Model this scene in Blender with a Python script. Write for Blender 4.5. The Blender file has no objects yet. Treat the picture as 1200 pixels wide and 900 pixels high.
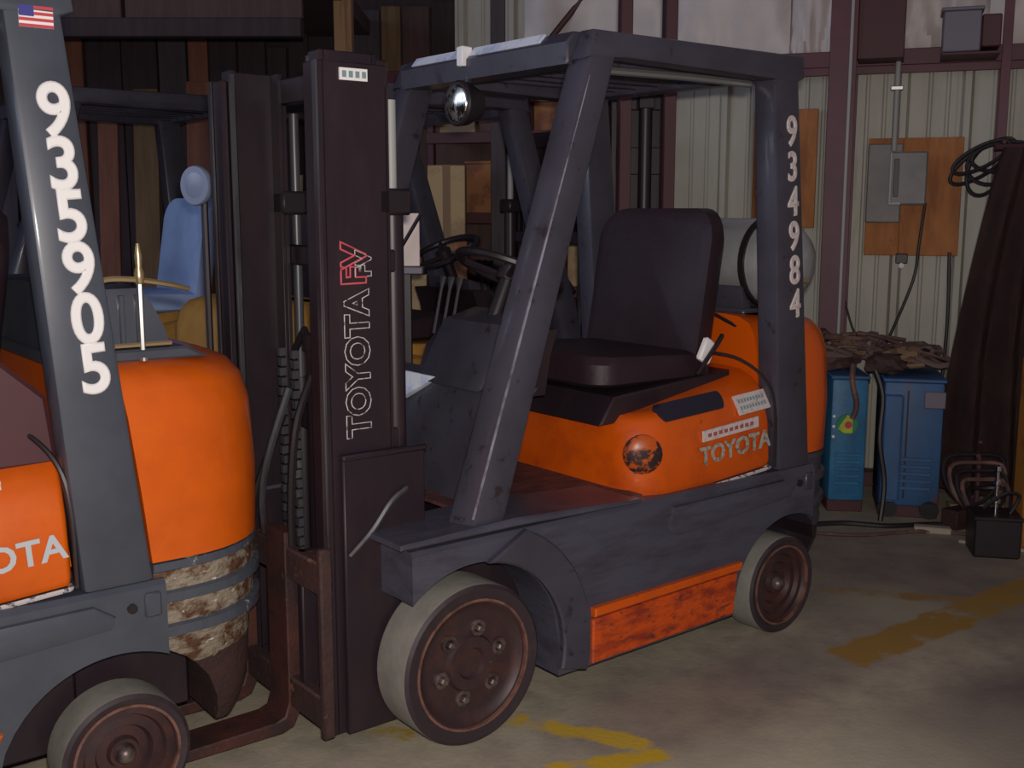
import bpy, bmesh, math, random
from mathutils import Vector, Matrix
random.seed(4)
S = bpy.context.scene
COL = S.collection
PI = math.pi
# ------------------------------------------------------------ camera
TH = math.radians(38)
AX = Vector((math.cos(TH), math.sin(TH), 0))       # along the trucks, towards their tails
WX = Vector((-math.sin(TH), math.cos(TH), 0))      # across the trucks, away from the photographer
P0 = Vector((-0.1003, 2.8884, 0))                  # near front wheel of the middle truck
cd = bpy.data.cameras.new('camera'); cam = bpy.data.objects.new('camera', cd); COL.objects.link(cam)
cam.location = (0, 0, 1.463); cam.rotation_euler = (math.radians(90 - 8.9), 0, 0)
cd.sensor_width = 36; cd.lens = 36 * 1300 / 1200; cd.clip_end = 60
S.camera = cam
# ------------------------------------------------------------ world, lights, exposure
W = bpy.data.worlds.new('world'); S.world = W; W.use_nodes = True
W.node_tree.nodes['Background'].inputs[0].default_value = (.62, .5, .68, 1)
W.node_tree.nodes['Background'].inputs[1].default_value = .22
def area(name, loc, target, sx, sy, power, color):
    l = bpy.data.lights.new(name, 'AREA'); l.shape = 'RECTANGLE'; l.size = sx; l.size_y = sy; l.energy = power; l.color = color
    o = bpy.data.objects.new(name, l); COL.objects.link(o); o.location = loc
    o.rotation_euler = (Vector(target) - Vector(loc)).to_track_quat('-Z', 'Y').to_euler(); return o
area('camera_flash', (0.03, -0.02, 1.54), (0.12, 3, 0.95), .07, .04, 62, (1, .93, .86))
area('bay_door_daylight', (-6.5, 2.2, 3.2), (0.3, 3.4, 1.2), 3.2, 2.0, 85, (.62, .76, 1))
vs = S.view_settings; vs.view_transform = 'Standard'; vs.look = 'None'; vs.gamma = 1; vs.exposure = 0
vs.use_curve_mapping = False
# ------------------------------------------------------------ materials
def new_mat(name):
    m = bpy.data.materials.new(name); m.use_nodes = True
    return m, m.node_tree.nodes, m.node_tree.links, m.node_tree.nodes['Principled BSDF']
def rgb(c): return (c[0], c[1], c[2], 1)
def mat(name, c, rough=.5, metal=0, c2=None, scale=6, lo=.5, hi=.6, bump=0, bscale=60, stretch=(1, 1, 1), emit=None, c3=None, lo3=.6, hi3=.65, s3=20, coat=0):
    m, N, L, B = new_mat(name)
    B.inputs['Base Color'].default_value = rgb(c); B.inputs['Roughness'].default_value = rough; B.inputs['Metallic'].default_value = metal
    if coat: B.inputs['Coat Weight'].default_value = coat; B.inputs['Coat Roughness'].default_value = .12
    if emit: B.inputs['Emission Color'].default_value = rgb(c); B.inputs['Emission Strength'].default_value = emit
    if c2 or bump or c3:
        tc = N.new('ShaderNodeTexCoord'); mp = N.new('ShaderNodeMapping'); mp.inputs['Scale'].default_value = stretch
        L.new(tc.outputs['Object'], mp.inputs['Vector'])
    def noise(sc, lo, hi, det=6):
        n = N.new('ShaderNodeTexNoise'); n.inputs['Scale'].default_value = sc; n.inputs['Detail'].default_value = det; n.inputs['Roughness'].default_value = .65
        L.new(mp.outputs[0], n.inputs['Vector'])
        r = N.new('ShaderNodeMapRange'); r.inputs['From Min'].default_value = lo; r.inputs['From Max'].default_value = hi
        L.new(n.outputs[0], r.inputs['Value']); return r.outputs[0]
    cur = None
    for cc, sc, l_, h_ in ((c2, scale, lo, hi), (c3, s3, lo3, hi3)):
        if cc:
            mx = N.new('ShaderNodeMix'); mx.data_type = 'RGBA'
            L.new(noise(sc, l_, h_), mx.inputs[0])
            if cur: L.new(cur, mx.inputs[6])
            else: mx.inputs[6].default_value = rgb(c)
            mx.inputs[7].default_value = rgb(cc); cur = mx.outputs[2]
    if cur: L.new(cur, B.inputs['Base Color'])
    if bump:
        n = N.new('ShaderNodeTexNoise'); n.inputs['Scale'].default_value = bscale; n.inputs['Detail'].default_value = 4
        L.new(mp.outputs[0], n.inputs['Vector'])
        b = N.new('ShaderNodeBump'); b.inputs['Strength'].default_value = bump; b.inputs['Distance'].default_value = .01
        L.new(n.outputs[0], b.inputs['Height']); L.new(b.outputs[0], B.inputs['Normal'])
    return m
M = {}
M['orange'] = mat('orange_paint', (.78, .135, .004), .36, c2=(.58, .085, .004), scale=3, lo=.4, hi=.75, c3=(.9, .3, .1), s3=26, lo3=.72, hi3=.76, coat=.3)
M['orange_main'] = mat('orange_paint_dull', (.70, .104, .003), .32, c2=(.42, .05, .008), scale=5, lo=.5, hi=.8, c3=(.10, .035, .03), s3=14, lo3=.66, hi3=.74, coat=.3)
M['orange_dirty'] = mat('orange_paint_scraped', (.66, .085, .006), .55, c2=(.30, .035, .012), scale=9, lo=.45, hi=.65, c3=(.06, .03, .03), s3=22, lo3=.55, hi3=.7, stretch=(1, 1, 2.5), bump=.3)
M['grey'] = mat('charcoal_paint', (.072, .082, .108), .42, c2=(.055, .06, .08), scale=5, lo=.4, hi=.7, c3=(.16, .16, .15), s3=34, lo3=.72, hi3=.76, coat=.15)
M['grey_main'] = mat('charcoal_paint_dark', (.062, .058, .082), .4, c2=(.042, .038, .052), scale=4, lo=.4, hi=.7, c3=(.03, .02, .025), s3=18, lo3=.6, hi3=.68, coat=.2)
M['grey_worn'] = mat('charcoal_paint_grimy', (.075, .075, .105), .34, c2=(.042, .036, .05), scale=5, lo=.46, hi=.72, stretch=(.6, 1, 2.6), c3=(.15, .13, .15), s3=30, lo3=.68, hi3=.74, bump=.25, bscale=25)
M['black'] = mat('black_steel', (.021, .013, .019), .42, c2=(.034, .02, .024), scale=7, lo=.45, hi=.7, c3=(.08, .05, .045), s3=30, lo3=.7, hi3=.76, stretch=(1, 1, .3))
M['mast_edge'] = mat('mast_worn_flange', (.085, .085, .095), .38, .3, c2=(.05, .035, .04), scale=9, lo=.45, hi=.6, stretch=(1, 1, .25), c3=(.20, .19, .17), s3=20, lo3=.62, hi3=.7)
M['rust'] = mat('rusty_steel', (.06, .026, .022), .75, c2=(.03, .017, .018), scale=8, lo=.4, hi=.65, c3=(.28, .10, .03), s3=16, lo3=.6, hi3=.72, bump=.4)
M['fork'] = mat('fork_red_rust', (.085, .026, .02), .6, c2=(.035, .018, .018), scale=6, lo=.4, hi=.6, c3=(.26, .09, .03), s3=14, lo3=.64, hi3=.72, bump=.2)
M['filler'] = mat('scraped_counterweight', (.30, .25, .19), .6, c2=(.11, .05, .025), scale=13, lo=.44, hi=.56, c3=(.75, .70, .62), s3=30, lo3=.62, hi3=.68, stretch=(1, 1, 1.6), bump=1, bscale=40)
M['tread'] = mat('dusty_tread_rubber', (.25, .24, .21), .85, c2=(.19, .18, .16), scale=9, lo=.4, hi=.65, bump=.1)
M['sidewall'] = mat('tyre_sidewall', (.034, .022, .028), .6, c2=(.055, .035, .035), scale=12, lo=.5, hi=.7)
M['rim'] = mat('wheel_disc', (.045, .025, .028), .5, .1, c2=(.08, .032, .028), scale=14, lo=.45, hi=.65, c3=(.14, .10, .08), s3=40, lo3=.68, hi3=.75)
M['rimedge'] = mat('rim_edge_copper', (.26, .13, .10), .5, .3, c2=(.10, .05, .04), scale=18, lo=.45, hi=.65)
M['nut'] = mat('wheel_nut_steel', (.20, .15, .14), .4, .5, c2=(.07, .05, .05), scale=30, lo=.4, hi=.6)
M['vinyl'] = mat('black_vinyl', (.026, .013, .019), .5, c2=(.03, .015, .021), scale=10, bump=.08)
M['bluevinyl'] = mat('blue_vinyl', (.45, .62, 1.0), .5, c2=(.38, .54, .9), scale=8, lo=.4, hi=.7)
M['rubber'] = mat('black_rubber', (.018, .013, .016), .45)
M['mat'] = mat('red_floor_mat', (.15, .05, .05), .6, c2=(.055, .035, .035), scale=8, lo=.4, hi=.6, c3=(.30, .22, .19), s3=12, lo3=.66, hi3=.72, stretch=(1, 3, 1))
M['chrome'] = mat('chrome', (.7, .7, .72), .12, 1)
M['steel'] = mat('bright_steel', (.5, .5, .5), .3, .8)
M['silver'] = mat('silver_tank_paint', (.40, .41, .43), .25, .25, c2=(.28, .28, .29), scale=6, lo=.4, hi=.7)
M['brass'] = mat('brass', (.65, .5, .28), .3, .8)
M['white'] = mat('white_decal', (.92, .90, .90), .6)
M['offwhite'] = mat('faded_decal', (.68, .60, .58), .6, c2=(.42, .33, .32), scale=60, lo=.5, hi=.7)
M['tealtext'] = mat('teal_print', (.22, .32, .34), .7)
M['redtext'] = mat('red_print', (.4, .1, .1), .7)
M['red'] = mat('red_decal', (.6, .06, .08), .6)
M['navy'] = mat('navy_decal', (.05, .05, .28), .6)
M['pinkred'] = mat('red_outline_decal', (.6, .1, .13), .6)
M['outline'] = mat('white_outline_decal', (.62, .58, .58), .6, c2=(.12, .09, .1), scale=50, lo=.52, hi=.6)
M['silvertext'] = mat('silver_letters', (.55, .58, .62), .45)
M['hoodtext'] = mat('grey_worn_letters', (.42, .42, .36), .6, c2=(.2, .16, .12), scale=60, lo=.5, hi=.6)
M['bluelens'] = mat('pale_blue_shell', (.22, .26, .38), .35)
M['highlight_blue'] = mat('painted_blue_highlight', (.85, .90, 1.0), .3, 0, c2=(.5, .6, .85), scale=12, lo=.45, hi=.6)  # near-white blue that imitates daylight reflected on roof bar and cowl
M['lens'] = mat('lamp_reflector', (.7, .68, .62), .22, .9, c2=(.08, .07, .06), scale=28, lo=.5, hi=.56)
M['yellow'] = mat('yellow_truck_paint', (.52, .27, .055), .5, c2=(.36, .17, .04), scale=4, lo=.4, hi=.7)
M['yellow_side'] = mat('faded_yellow_paint', (.55, .30, .06), .5, c2=(.34, .16, .05), scale=5, lo=.4, hi=.7)
M['wallmetal'] = mat('cream_wall_metal', (.47, .455, .385), .45, c2=(.38, .35, .29), scale=2.2, lo=.4, hi=.7, stretch=(3, 1, .35), c3=(.30, .22, .16), s3=3, lo3=.62, hi3=.8)
M['insul'] = mat('insulation_vinyl', (.74, .67, .64), .45, c2=(.60, .54, .52), scale=2, lo=.4, hi=.7)
M['primer'] = mat('red_oxide_steel', (.13, .035, .055), .5, c2=(.09, .025, .04), scale=4, lo=.4, hi=.7)
M['primerdark'] = mat('dark_red_oxide_steel', (.085, .028, .035), .6)
M['ply'] = mat('orange_plywood', (.52, .20, .055), .7, c2=(.34, .12, .04), scale=5, lo=.4, hi=.65, stretch=(3, 1, .6))
M['boxgrey'] = mat('electrical_box_grey', (.24, .23, .22), .5, c2=(.17, .16, .16), scale=5, lo=.4, hi=.7)
M['xfgrey'] = mat('transformer_grey', (.17, .15, .19), .5)
M['conduit'] = mat('galvanised_conduit', (.38, .38, .37), .5, 0)
M['cable'] = mat('black_cable', (.02, .015, .018), .5)
M['tarp'] = mat('brown_canvas', (.085, .048, .042), .85, c2=(.055, .03, .03), scale=5, lo=.4, hi=.7, bump=.3)
M['bluebox'] = mat('blue_cabinet_paint', (.045, .13, .30), .55, c2=(.035, .09, .19), scale=4, lo=.4, hi=.65, c3=(.15, .06, .05), s3=6, lo3=.58, hi3=.68, stretch=(1, 1, .6))
M['lightblue'] = mat('light_blue_panel', (.035, .20, .38), .5, c2=(.03, .13, .27), scale=6, lo=.4, hi=.6, c3=(.12, .06, .05), s3=9, lo3=.62, hi3=.7)
M['yg'] = mat('yellow_green_decal', (.55, .60, .06), .6, c2=(.3, .45, .05), scale=30)
M['green'] = mat('green_decal', (.03, .25, .12), .6)
M['hosebrown'] = mat('brown_hose', (.11, .06, .055), .7, c2=(.22, .12, .10), scale=8, lo=.5, hi=.6)
M['ragtan'] = mat('tan_rag', (.26, .17, .10), .9)
M['rag'] = mat('dusty_rag', (.17, .12, .11), .9)
M['scrap'] = mat('pale_scrap_board', (.42, .36, .28), .8)
M['ypost'] = mat('yellow_post_paint', (.42, .18, .03), .6, c2=(.30, .10, .03), scale=5)
M['planks'] = [mat('plank_brown_%s' % n, c, .8, c2=tuple(x * .6 for x in c), scale=5, lo=.4, hi=.7, stretch=(4, 1, .4)) for n, c in
               (('umber', (.10, .055, .05)), ('dark', (.05, .03, .035)), ('russet', (.26, .10, .065)), ('ochre', (.20, .12, .06)), ('grey', (.08, .065, .075)))]
M['tanwood'] = mat('tan_timber', (.40, .24, .13), .7, c2=(.28, .15, .08), scale=5, stretch=(4, 4, .4))
M['bamboo'] = mat('pale_pole_wood', (.45, .36, .26), .6)
M['card'] = mat('cardboard', (.50, .36, .20), .8, c2=(.38, .25, .14), scale=5)
M['cardo'] = mat('orange_carton', (.36, .15, .06), .8, c2=(.22, .09, .05), scale=6)
M['dcrate'] = mat('dark_crate', (.09, .05, .05), .8, c2=(.14, .07, .06), scale=8)
M['paper'] = mat('white_sheet', (.85, .72, .68), .8)
M['paint'] = mat('bench_tan', (.28, .23, .16), .7, c2=(.2, .15, .1), scale=6)
M['ceil'] = mat('ceiling_dark', (.10, .06, .06), .8, c2=(.07, .045, .05), scale=3)
M['glass'] = mat('gauge_face', (.5, .5, .5), .1)
def floor_mat():
    m, N, L, B = new_mat('oil_stained_concrete')
    tc = N.new('ShaderNodeTexCoord')
    def noise(sc, lo, hi, det=7, off=(0, 0, 0), st=(1, 1, 1)):
        mp = N.new('ShaderNodeMapping'); mp.inputs['Location'].default_value = off; mp.inputs['Scale'].default_value = st
        L.new(tc.outputs['Object'], mp.inputs['Vector'])
        n = N.new('ShaderNodeTexNoise'); n.inputs['Scale'].default_value = sc; n.inputs['Detail'].default_value = det; n.inputs['Roughness'].default_value = .62
        L.new(mp.outputs[0], n.inputs['Vector'])
        r = N.new('ShaderNodeMapRange'); r.inputs['From Min'].default_value = lo; r.inputs['From Max'].default_value = hi
        L.new(n.outputs[0], r.inputs['Value']); return r.outputs[0]
    def math_(op, a, b=None, c=None, clamp=False):
        n = N.new('ShaderNodeMath'); n.operation = op; n.use_clamp = clamp
        for i, v in enumerate((a, b, c)):
            if v is None: continue
            if isinstance(v, (int, float)): n.inputs[i].default_value = v
            else: L.new(v, n.inputs[i])
        return n.outputs[0]
    def mix(f, a, b):
        n = N.new('ShaderNodeMix'); n.data_type = 'RGBA'; L.new(f, n.inputs[0])
        for i, v in ((6, a), (7, b)):
            if isinstance(v, tuple): n.inputs[i].default_value = rgb(v)
            else: L.new(v, n.inputs[i])
        return n.outputs[2]
    base = mix(noise(1.8, .35, .7), (.50, .445, .33), (.40, .345, .26))
    base = mix(noise(7, .42, .75, off=(3, 1, 0)), base, (.30, .26, .21))
    sep = N.new('ShaderNodeSeparateXYZ'); L.new(tc.outputs['Object'], sep.inputs[0]); X, Y = sep.outputs[0], sep.outputs[1]
    # large oil stains and paler patches with their own outlines: (cx, cy, rx, ry, angle)
    def blob(cx, cy, rx, ry, ang, soft, amp=.55, nsc=2.2, off=(0, 0, 0)):
        ca, sa = math.cos(ang), math.sin(ang)
        dx = math_('SUBTRACT', X, cx); dy = math_('SUBTRACT', Y, cy)
        u = math_('DIVIDE', math_('ADD', math_('MULTIPLY', dx, ca), math_('MULTIPLY', dy, sa)), rx)
        v = math_('DIVIDE', math_('SUBTRACT', math_('MULTIPLY', dy, ca), math_('MULTIPLY', dx, sa)), ry)
        d = math_('SQRT', math_('ADD', math_('MULTIPLY', u, u), math_('MULTIPLY', v, v)))
        d = math_('ADD', d, math_('MULTIPLY', math_('SUBTRACT', noise(nsc, 0, 1, off=off), .5), amp * 2))
        r = N.new('ShaderNodeMapRange'); r.inputs['From Min'].default_value = 1 + soft; r.inputs['From Max'].default_value = 1 - soft
        L.new(d, r.inputs['Value']); return r.outputs[0]
    stain = (.135, .10, .105)
    for b in FLOOR_PATCHES:
        base = mix(math_('MULTIPLY', blob(*b[:6]), b[6]), base, b[7] if len(b) > 7 else stain)
    # worn yellow line paint: segments (x0,y0,x1,y1,half width, wear threshold)
    for k, (x0, y0, x1, y1, hw, wear, colr) in enumerate(LINES):
        dx, dy = x1 - x0, y1 - y0; ln = math.hypot(dx, dy); dx /= ln; dy /= ln
        rx = math_('SUBTRACT', X, x0); ry = math_('SUBTRACT', Y, y0)
        t = math_('ADD', math_('MULTIPLY', rx, dx), math_('MULTIPLY', ry, dy))
        s = math_('ABSOLUTE', math_('SUBTRACT', math_('MULTIPLY', ry, dx), math_('MULTIPLY', rx, dy)))
        wob = math_('MULTIPLY', math_('SUBTRACT', noise(9, 0, 1, off=(k, 2, 0)), .5), .10)
        s = math_('ADD', s, wob)
        a = math_('MULTIPLY', math_('SUBTRACT', hw, s), 60, clamp=True)
        e = math_('MULTIPLY', math_('SUBTRACT', ln / 2, math_('ABSOLUTE', math_('SUBTRACT', math_('ADD', t, wob), ln / 2))), 30, clamp=True)
        msk = math_('MULTIPLY', math_('MULTIPLY', a, e), noise(5, wear, wear - .12, off=(k * 2, 5, 0)), clamp=True)
        base = mix(msk, base, colr)
    L.new(base, B.inputs['Base Color'])
    rr = N.new('ShaderNodeMapRange'); rr.inputs['To Min'].default_value = .45; rr.inputs['To Max'].default_value = .75
    L.new(noise(3, .3, .7), rr.inputs['Value']); L.new(rr.outputs[0], B.inputs['Roughness'])
    b = N.new('ShaderNodeBump'); b.inputs['Strength'].default_value = .2; b.inputs['Distance'].default_value = .01
    L.new(noise(50, 0, 1), b.inputs['Height']); L.new(b.outputs[0], B.inputs['Normal'])
    return m
FLOOR_PATCHES = [(1.75, 3.0, .75, .45, .5, .3, .9), (1.75, 4.05, .8, .45, -.2, .35, .55), (.95, 3.45, .3, .2, .4, .4, .4), (2.3, 3.4, .6, .35, .3, .4, .6), (1.35, 4.75, .9, .3, -.1, .4, .4),
          (.5, 3.1, .5, .25, .6, .4, .35), (.95, 2.65, .6, .3, .5, .6, .5, (.56, .52, .38)), (1.45, 3.95, .18, .25, .6, .5, .5, (.52, .49, .34))]
LINES = [(1.08, 3.46, 2.3, 4.38, .09, .67, (.36, .215, .05)), (1.2, 4.16, 1.75, 4.02, .05, .52, (.34, .21, .08)), (-.02, 3.05, .40, 2.87, .045, .60, (.6, .40, .05)),
         (.08, 2.74, .44, 2.83, .04, .64, (.62, .40, .03)), (-.44, 2.99, -.26, 2.93, .04, .55, (.42, .29, .06)), (.5, 2.66, .9, 2.68, .03, .42, (.45, .3, .06))]
M['floor'] = floor_mat()
# ------------------------------------------------------------ mesh helpers
def obj(name, bm, m, parent=None, loc=None, smooth=True, label=None, kind=None):
    me = bpy.data.meshes.new(name); bmesh.ops.recalc_face_normals(bm, faces=bm.faces); bm.to_mesh(me); bm.free()
    for mm in (m if isinstance(m, (list, tuple)) else [m]): me.materials.append(M[mm] if isinstance(mm, str) else mm)
    if smooth:
        for p in me.polygons: p.use_smooth = True
        try: me.set_sharp_from_angle(angle=math.radians(38))
        except Exception: pass
    o = bpy.data.objects.new(name, me); COL.objects.link(o); o.parent = parent
    if loc: o.location = loc
    if label: o['label'] = label
    if kind: o['kind'] = kind
    return o
def tag(o, label, cat, group=None, kind=None):
    if label: o['label'] = label
    if cat: o['category'] = cat
    if group: o['group'] = group
    if kind: o['kind'] = kind
    return o
def empty(name, loc, rz=0, parent=None, scale=1):
    o = bpy.data.objects.new(name, None); COL.objects.link(o); o.location = loc; o.rotation_euler = (0, 0, rz); o.parent = parent
    o.scale = (scale,) * 3; o.empty_display_size = .1; return o
def NB(): return bmesh.new()
def box(bm, x0, x1, y0, y1, z0, z1, bev=.004, seg=1):
    vs_ = [bm.verts.new((x, y, z)) for x in (x0, x1) for y in (y0, y1) for z in (z0, z1)]
    fs = [bm.faces.new([vs_[i] for i in q]) for q in ((0, 1, 3, 2), (4, 6, 7, 5), (0, 4, 5, 1), (2, 3, 7, 6), (0, 2, 6, 4), (1, 5, 7, 3))]
    bmesh.ops.recalc_face_normals(bm, faces=fs)
    if bev:
        es = list({e for f in fs for e in f.edges})
        bmesh.ops.bevel(bm, geom=es, offset=bev, segments=seg, affect='EDGES', profile=.5)
    return bm
def B_(*a, **k): return box(NB(), *a, **k)
def prism(bm, pts, y0, y1, axis='y', bev=0, seg=1):
    """polygon in (a,b) extruded along axis"""
    def P(a, b, t):
        return (a, t, b) if axis == 'y' else ((t, a, b) if axis == 'x' else (a, b, t))
    A = [bm.verts.new(P(a, b, y0)) for a, b in pts]; C = [bm.verts.new(P(a, b, y1)) for a, b in pts]; n = len(pts)
    fs = [bm.faces.new(A), bm.faces.new(C[::-1])] + [bm.faces.new((A[i], A[(i + 1) % n], C[(i + 1) % n], C[i])) for i in range(n)]
    bmesh.ops.recalc_face_normals(bm, faces=fs)
    if bev:
        es = list(fs[0].edges) + list(fs[1].edges)
        bmesh.ops.bevel(bm, geom=es, offset=bev, segments=seg, affect='EDGES', profile=.5)
    return bm
def hexa(bm, lo, hi, bev=.004):
    """lo/hi: four points each (bottom ring, top ring)"""
    a = [bm.verts.new(p) for p in lo]; c = [bm.verts.new(p) for p in hi]
    fs = [bm.faces.new(a), bm.faces.new(c[::-1])] + [bm.faces.new((a[i], a[(i + 1) % 4], c[(i + 1) % 4], c[i])) for i in range(4)]
    bmesh.ops.recalc_face_normals(bm, faces=fs)
    if bev: bmesh.ops.bevel(bm, geom=list({e for f in fs for e in f.edges}), offset=bev, segments=2, affect='EDGES', profile=.5)
    return bm
def loft(bm, rings, cap=True):
    R = [[bm.verts.new(p) for p in r] for r in rings]; n = len(R[0])
    for a, b in zip(R, R[1:]):
        for i in range(n): bm.faces.new((a[i], a[(i + 1) % n], b[(i + 1) % n], b[i]))
    if cap: bm.faces.new(R[0][::-1]); bm.faces.new(R[-1])
    return bm
def rrect(x0, x1, y0, y1, r, n=5):
    """plan outline with corner radii r = (x0y0, x1y0, x1y1, x0y1)"""
    out = []
    for (cx, cy, sx, sy, rad, a0) in ((x0, y0, 1, 1, r[0], PI), (x1, y0, -1, 1, r[1], 1.5 * PI), (x1, y1, -1, -1, r[2], 0), (x0, y1, 1, -1, r[3], .5 * PI)):
        for i in range(n + 1):
            t = a0 + i / n * PI / 2
            out.append((cx + sx * rad + rad * math.cos(t), cy + sy * rad + rad * math.sin(t)))
    return out
def tube(bm, pts, r, n=8, closed=False):
    pts = [Vector(p) for p in pts]; m = len(pts); rings = []; up = None
    for i, p in enumerate(pts):
        if closed: d = pts[(i + 1) % m] - pts[i - 1]
        else: d = pts[min(i + 1, m - 1)] - pts[max(i - 1, 0)]
        d.normalize()
        if up is None: up = d.orthogonal().normalized()
        up = (up - d * up.dot(d)); up = up.normalized() if up.length > 1e-6 else d.orthogonal().normalized()
        w = d.cross(up); rr = r[i] if isinstance(r, (list, tuple)) else r
        rings.append([bm.verts.new(p + (up * math.cos(t) + w * math.sin(t)) * rr) for t in [2 * PI * k / n for k in range(n)]])
    for i in range(m if closed else m - 1):
        a, b = rings[i], rings[(i + 1) % m]
        for k in range(n): bm.faces.new((a[k], a[(k + 1) % n], b[(k + 1) % n], b[k]))
    if not closed: bm.faces.new(rings[0][::-1]); bm.faces.new(rings[-1])
    return bm
def lathe(bm, prof, c=(0, 0, 0), axis='y', n=48, cap=True):
    """prof: (radius, along)"""
    R = []
    for r, t in prof:
        ring = []
        for k in range(n):
            a = 2 * PI * k / n; u, v = r * math.cos(a), r * math.sin(a)
            p = (u, t, v) if axis == 'y' else ((t, u, v) if axis == 'x' else (u, v, t))
            ring.append(bm.verts.new((p[0] + c[0], p[1] + c[1], p[2] + c[2])))
        R.append(ring)
    for a, b in zip(R, R[1:]):
        for k in range(n): bm.faces.new((a[k], a[(k + 1) % n], b[(k + 1) % n], b[k]))
    if cap: bm.faces.new(R[0][::-1]); bm.faces.new(R[-1])
    return bm
def smoothpath(pts, k=5):
    P = [Vector(p) for p in pts]; out = []
    for i in range(len(P) - 1):
        a, b, c, d = P[max(i - 1, 0)], P[i], P[i + 1], P[min(i + 2, len(P) - 1)]
        for j in range(k):
            t = j / k
            out.append(.5 * ((2 * b) + (c - a) * t + (2 * a - 5 * b + 4 * c - d) * t * t + (3 * b - a - 3 * c + d) * t ** 3))
    out.append(P[-1]); return out
def text(name, s, size, m, parent, loc, rot, bold=0.0, outline=0, sx=1, depth=.0015, align='CENTER'):
    cu = bpy.data.curves.new(name, 'FONT'); cu.body = s; cu.size = size; cu.align_x = align; cu.align_y = 'CENTER'; cu.resolution_u = 3
    if outline: cu.fill_mode = 'NONE'; cu.offset = .0035; cu.bevel_depth = outline; cu.bevel_resolution = 0
    else:
        cu.extrude = depth
        if bold > .003: cu.extrude = 0; cu.bevel_depth = bold; cu.bevel_resolution = 1; cu.resolution_u = 6
        else: cu.offset = bold
    t = bpy.data.objects.new(name, cu); COL.objects.link(t)
    dg = bpy.context.evaluated_depsgraph_get(); me = bpy.data.meshes.new_from_object(t.evaluated_get(dg))
    bpy.data.objects.remove(t); me.name = name; me.materials.clear(); me.materials.append(M[m])
    o = bpy.data.objects.new(name, me); COL.objects.link(o); o.parent = parent; o.location = loc; o.rotation_euler = rot; o.scale = (sx, 1, 1)
    return o
# ------------------------------------------------------------ setting
bm = NB(); g = [bm.verts.new(p) for p in ((-9, -3, 0), (5, -3, 0), (5, 11, 0), (-9, 11, 0))]; bm.faces.new(g)
tag(obj('floor', bm, 'floor', smooth=False), None, None, kind='structure')
WALL = empty('wall_back', (2.4, 5.75, 0), math.radians(-19)); WALL['kind'] = 'structure'
# ribbed sheets below and above the girt, each sheet one piece
def wall_sheet(x0, wdt):
    bm = NB(); pts = []
    x = 0; prof = [(0, 0)]
    for k in range(3):
        b = k * .305
        prof += [(b + .02, 0), (b + .035, -.028), (b + .065, -.028), (b + .08, 0), (b + .165, 0), (b + .172, -.006), (b + .182, -.006), (b + .189, 0), (b + .25, 0), (b + .257, -.006), (b + .267, -.006), (b + .274, 0)]
    prof.append((wdt, 0))
    a = [bm.verts.new((x0 + px, py, 0)) for px, py in prof]; c = [bm.verts.new((x0 + px, py, 4.2)) for px, py in prof]
    for i in range(len(a) - 1): bm.faces.new((a[i], a[i + 1], c[i + 1], c[i]))
    ba = [bm.verts.new((x0 + (0 if i == 0 else wdt), .01, z)) for i in (0, 1) for z in (0, 4.2)]
    bm.faces.new((ba[0], ba[1], ba[3], ba[2]))
    return bm
for k in range(2, 7): obj('wall_sheet', wall_sheet(-4.72 + k * .915, .917), 'wallmetal', WALL, smooth=False)
# puffed insulation blankets above the girt, between the sheet seams
for k, (xa, xb) in enumerate(((-2.45, -1.62), (-1.62, -.98), (-.98, -.72), (-.42, -.02), (-.02, .55), (.55, 1.4))):
    bm = NB(); nx, nz = 18, 30; G = []
    for j in range(nz + 1):
        row = []
        for i in range(nx + 1):
            u, v = i / nx, j / nz; x = xa + (xb - xa) * u; z = 2.27 + v * 1.9
            puff = -.05 - .09 * (math.sin(PI * u) ** .6) * min(1, v * 6)
            wr = .012 * math.sin(9 * u + 3 * math.sin(5 * v + k)) + .014 * math.sin(28 * (u - .5) / (v * 5 + .6) + k) * math.exp(-v * 7)
            row.append(bm.verts.new((x, puff + wr, z)))
        G.append(row)
    for j in range(nz):
        for i in range(nx): bm.faces.new((G[j][i], G[j][i + 1], G[j + 1][i + 1], G[j + 1][i]))
    obj('insulation_blanket', bm, 'insul', WALL)
bm = NB(); box(bm, -3.7, 1.6, -.10, -.02, 2.19, 2.27, .003); box(bm, -3.7, 1.6, -.10, -.085, 2.15, 2.19, .002); obj('girt', bm, 'primer', WALL)
obj('girt', B_(-3.7, 1.6, -.12, -.02, .0, .08), 'primerdark', WALL)
def ibeam(x0, x1, y0, y1, z0, z1, t=.012):
    bm = NB(); box(bm, x0, x1, y0, y0 + t, z0, z1, .002); box(bm, x0, x1, y1 - t, y1, z0, z1, .002); xm = (x0 + x1) / 2
    box(bm, xm - t / 2, xm + t / 2, y0 + t, y1 - t, z0, z1, .001); return bm
c_ = obj('column', ibeam(-.76, -.63, -.32, -.02, 0, 4.2), 'primer', WALL)
obj('knee_gusset', B_(-.63, -.41, -.30, -.02, 2.2, 4.2), 'primerdark', WALL)
obj('column_edge_strip', B_(-.665, -.65, -.335, -.322, 0, 4.2, .002), 'conduit', WALL)  # thin pale strip along the edge of the column's front flange
obj('column', ibeam(.04, .085, -.16, -.03, 0, 4.2), 'primer', WALL)
bm = NB(); tube(bm, [(-2.36, -.13, 2.3), (-1.55, -.13, 3.2)], .018); obj('brace_rod', bm, 'primerdark', WALL)
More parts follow.
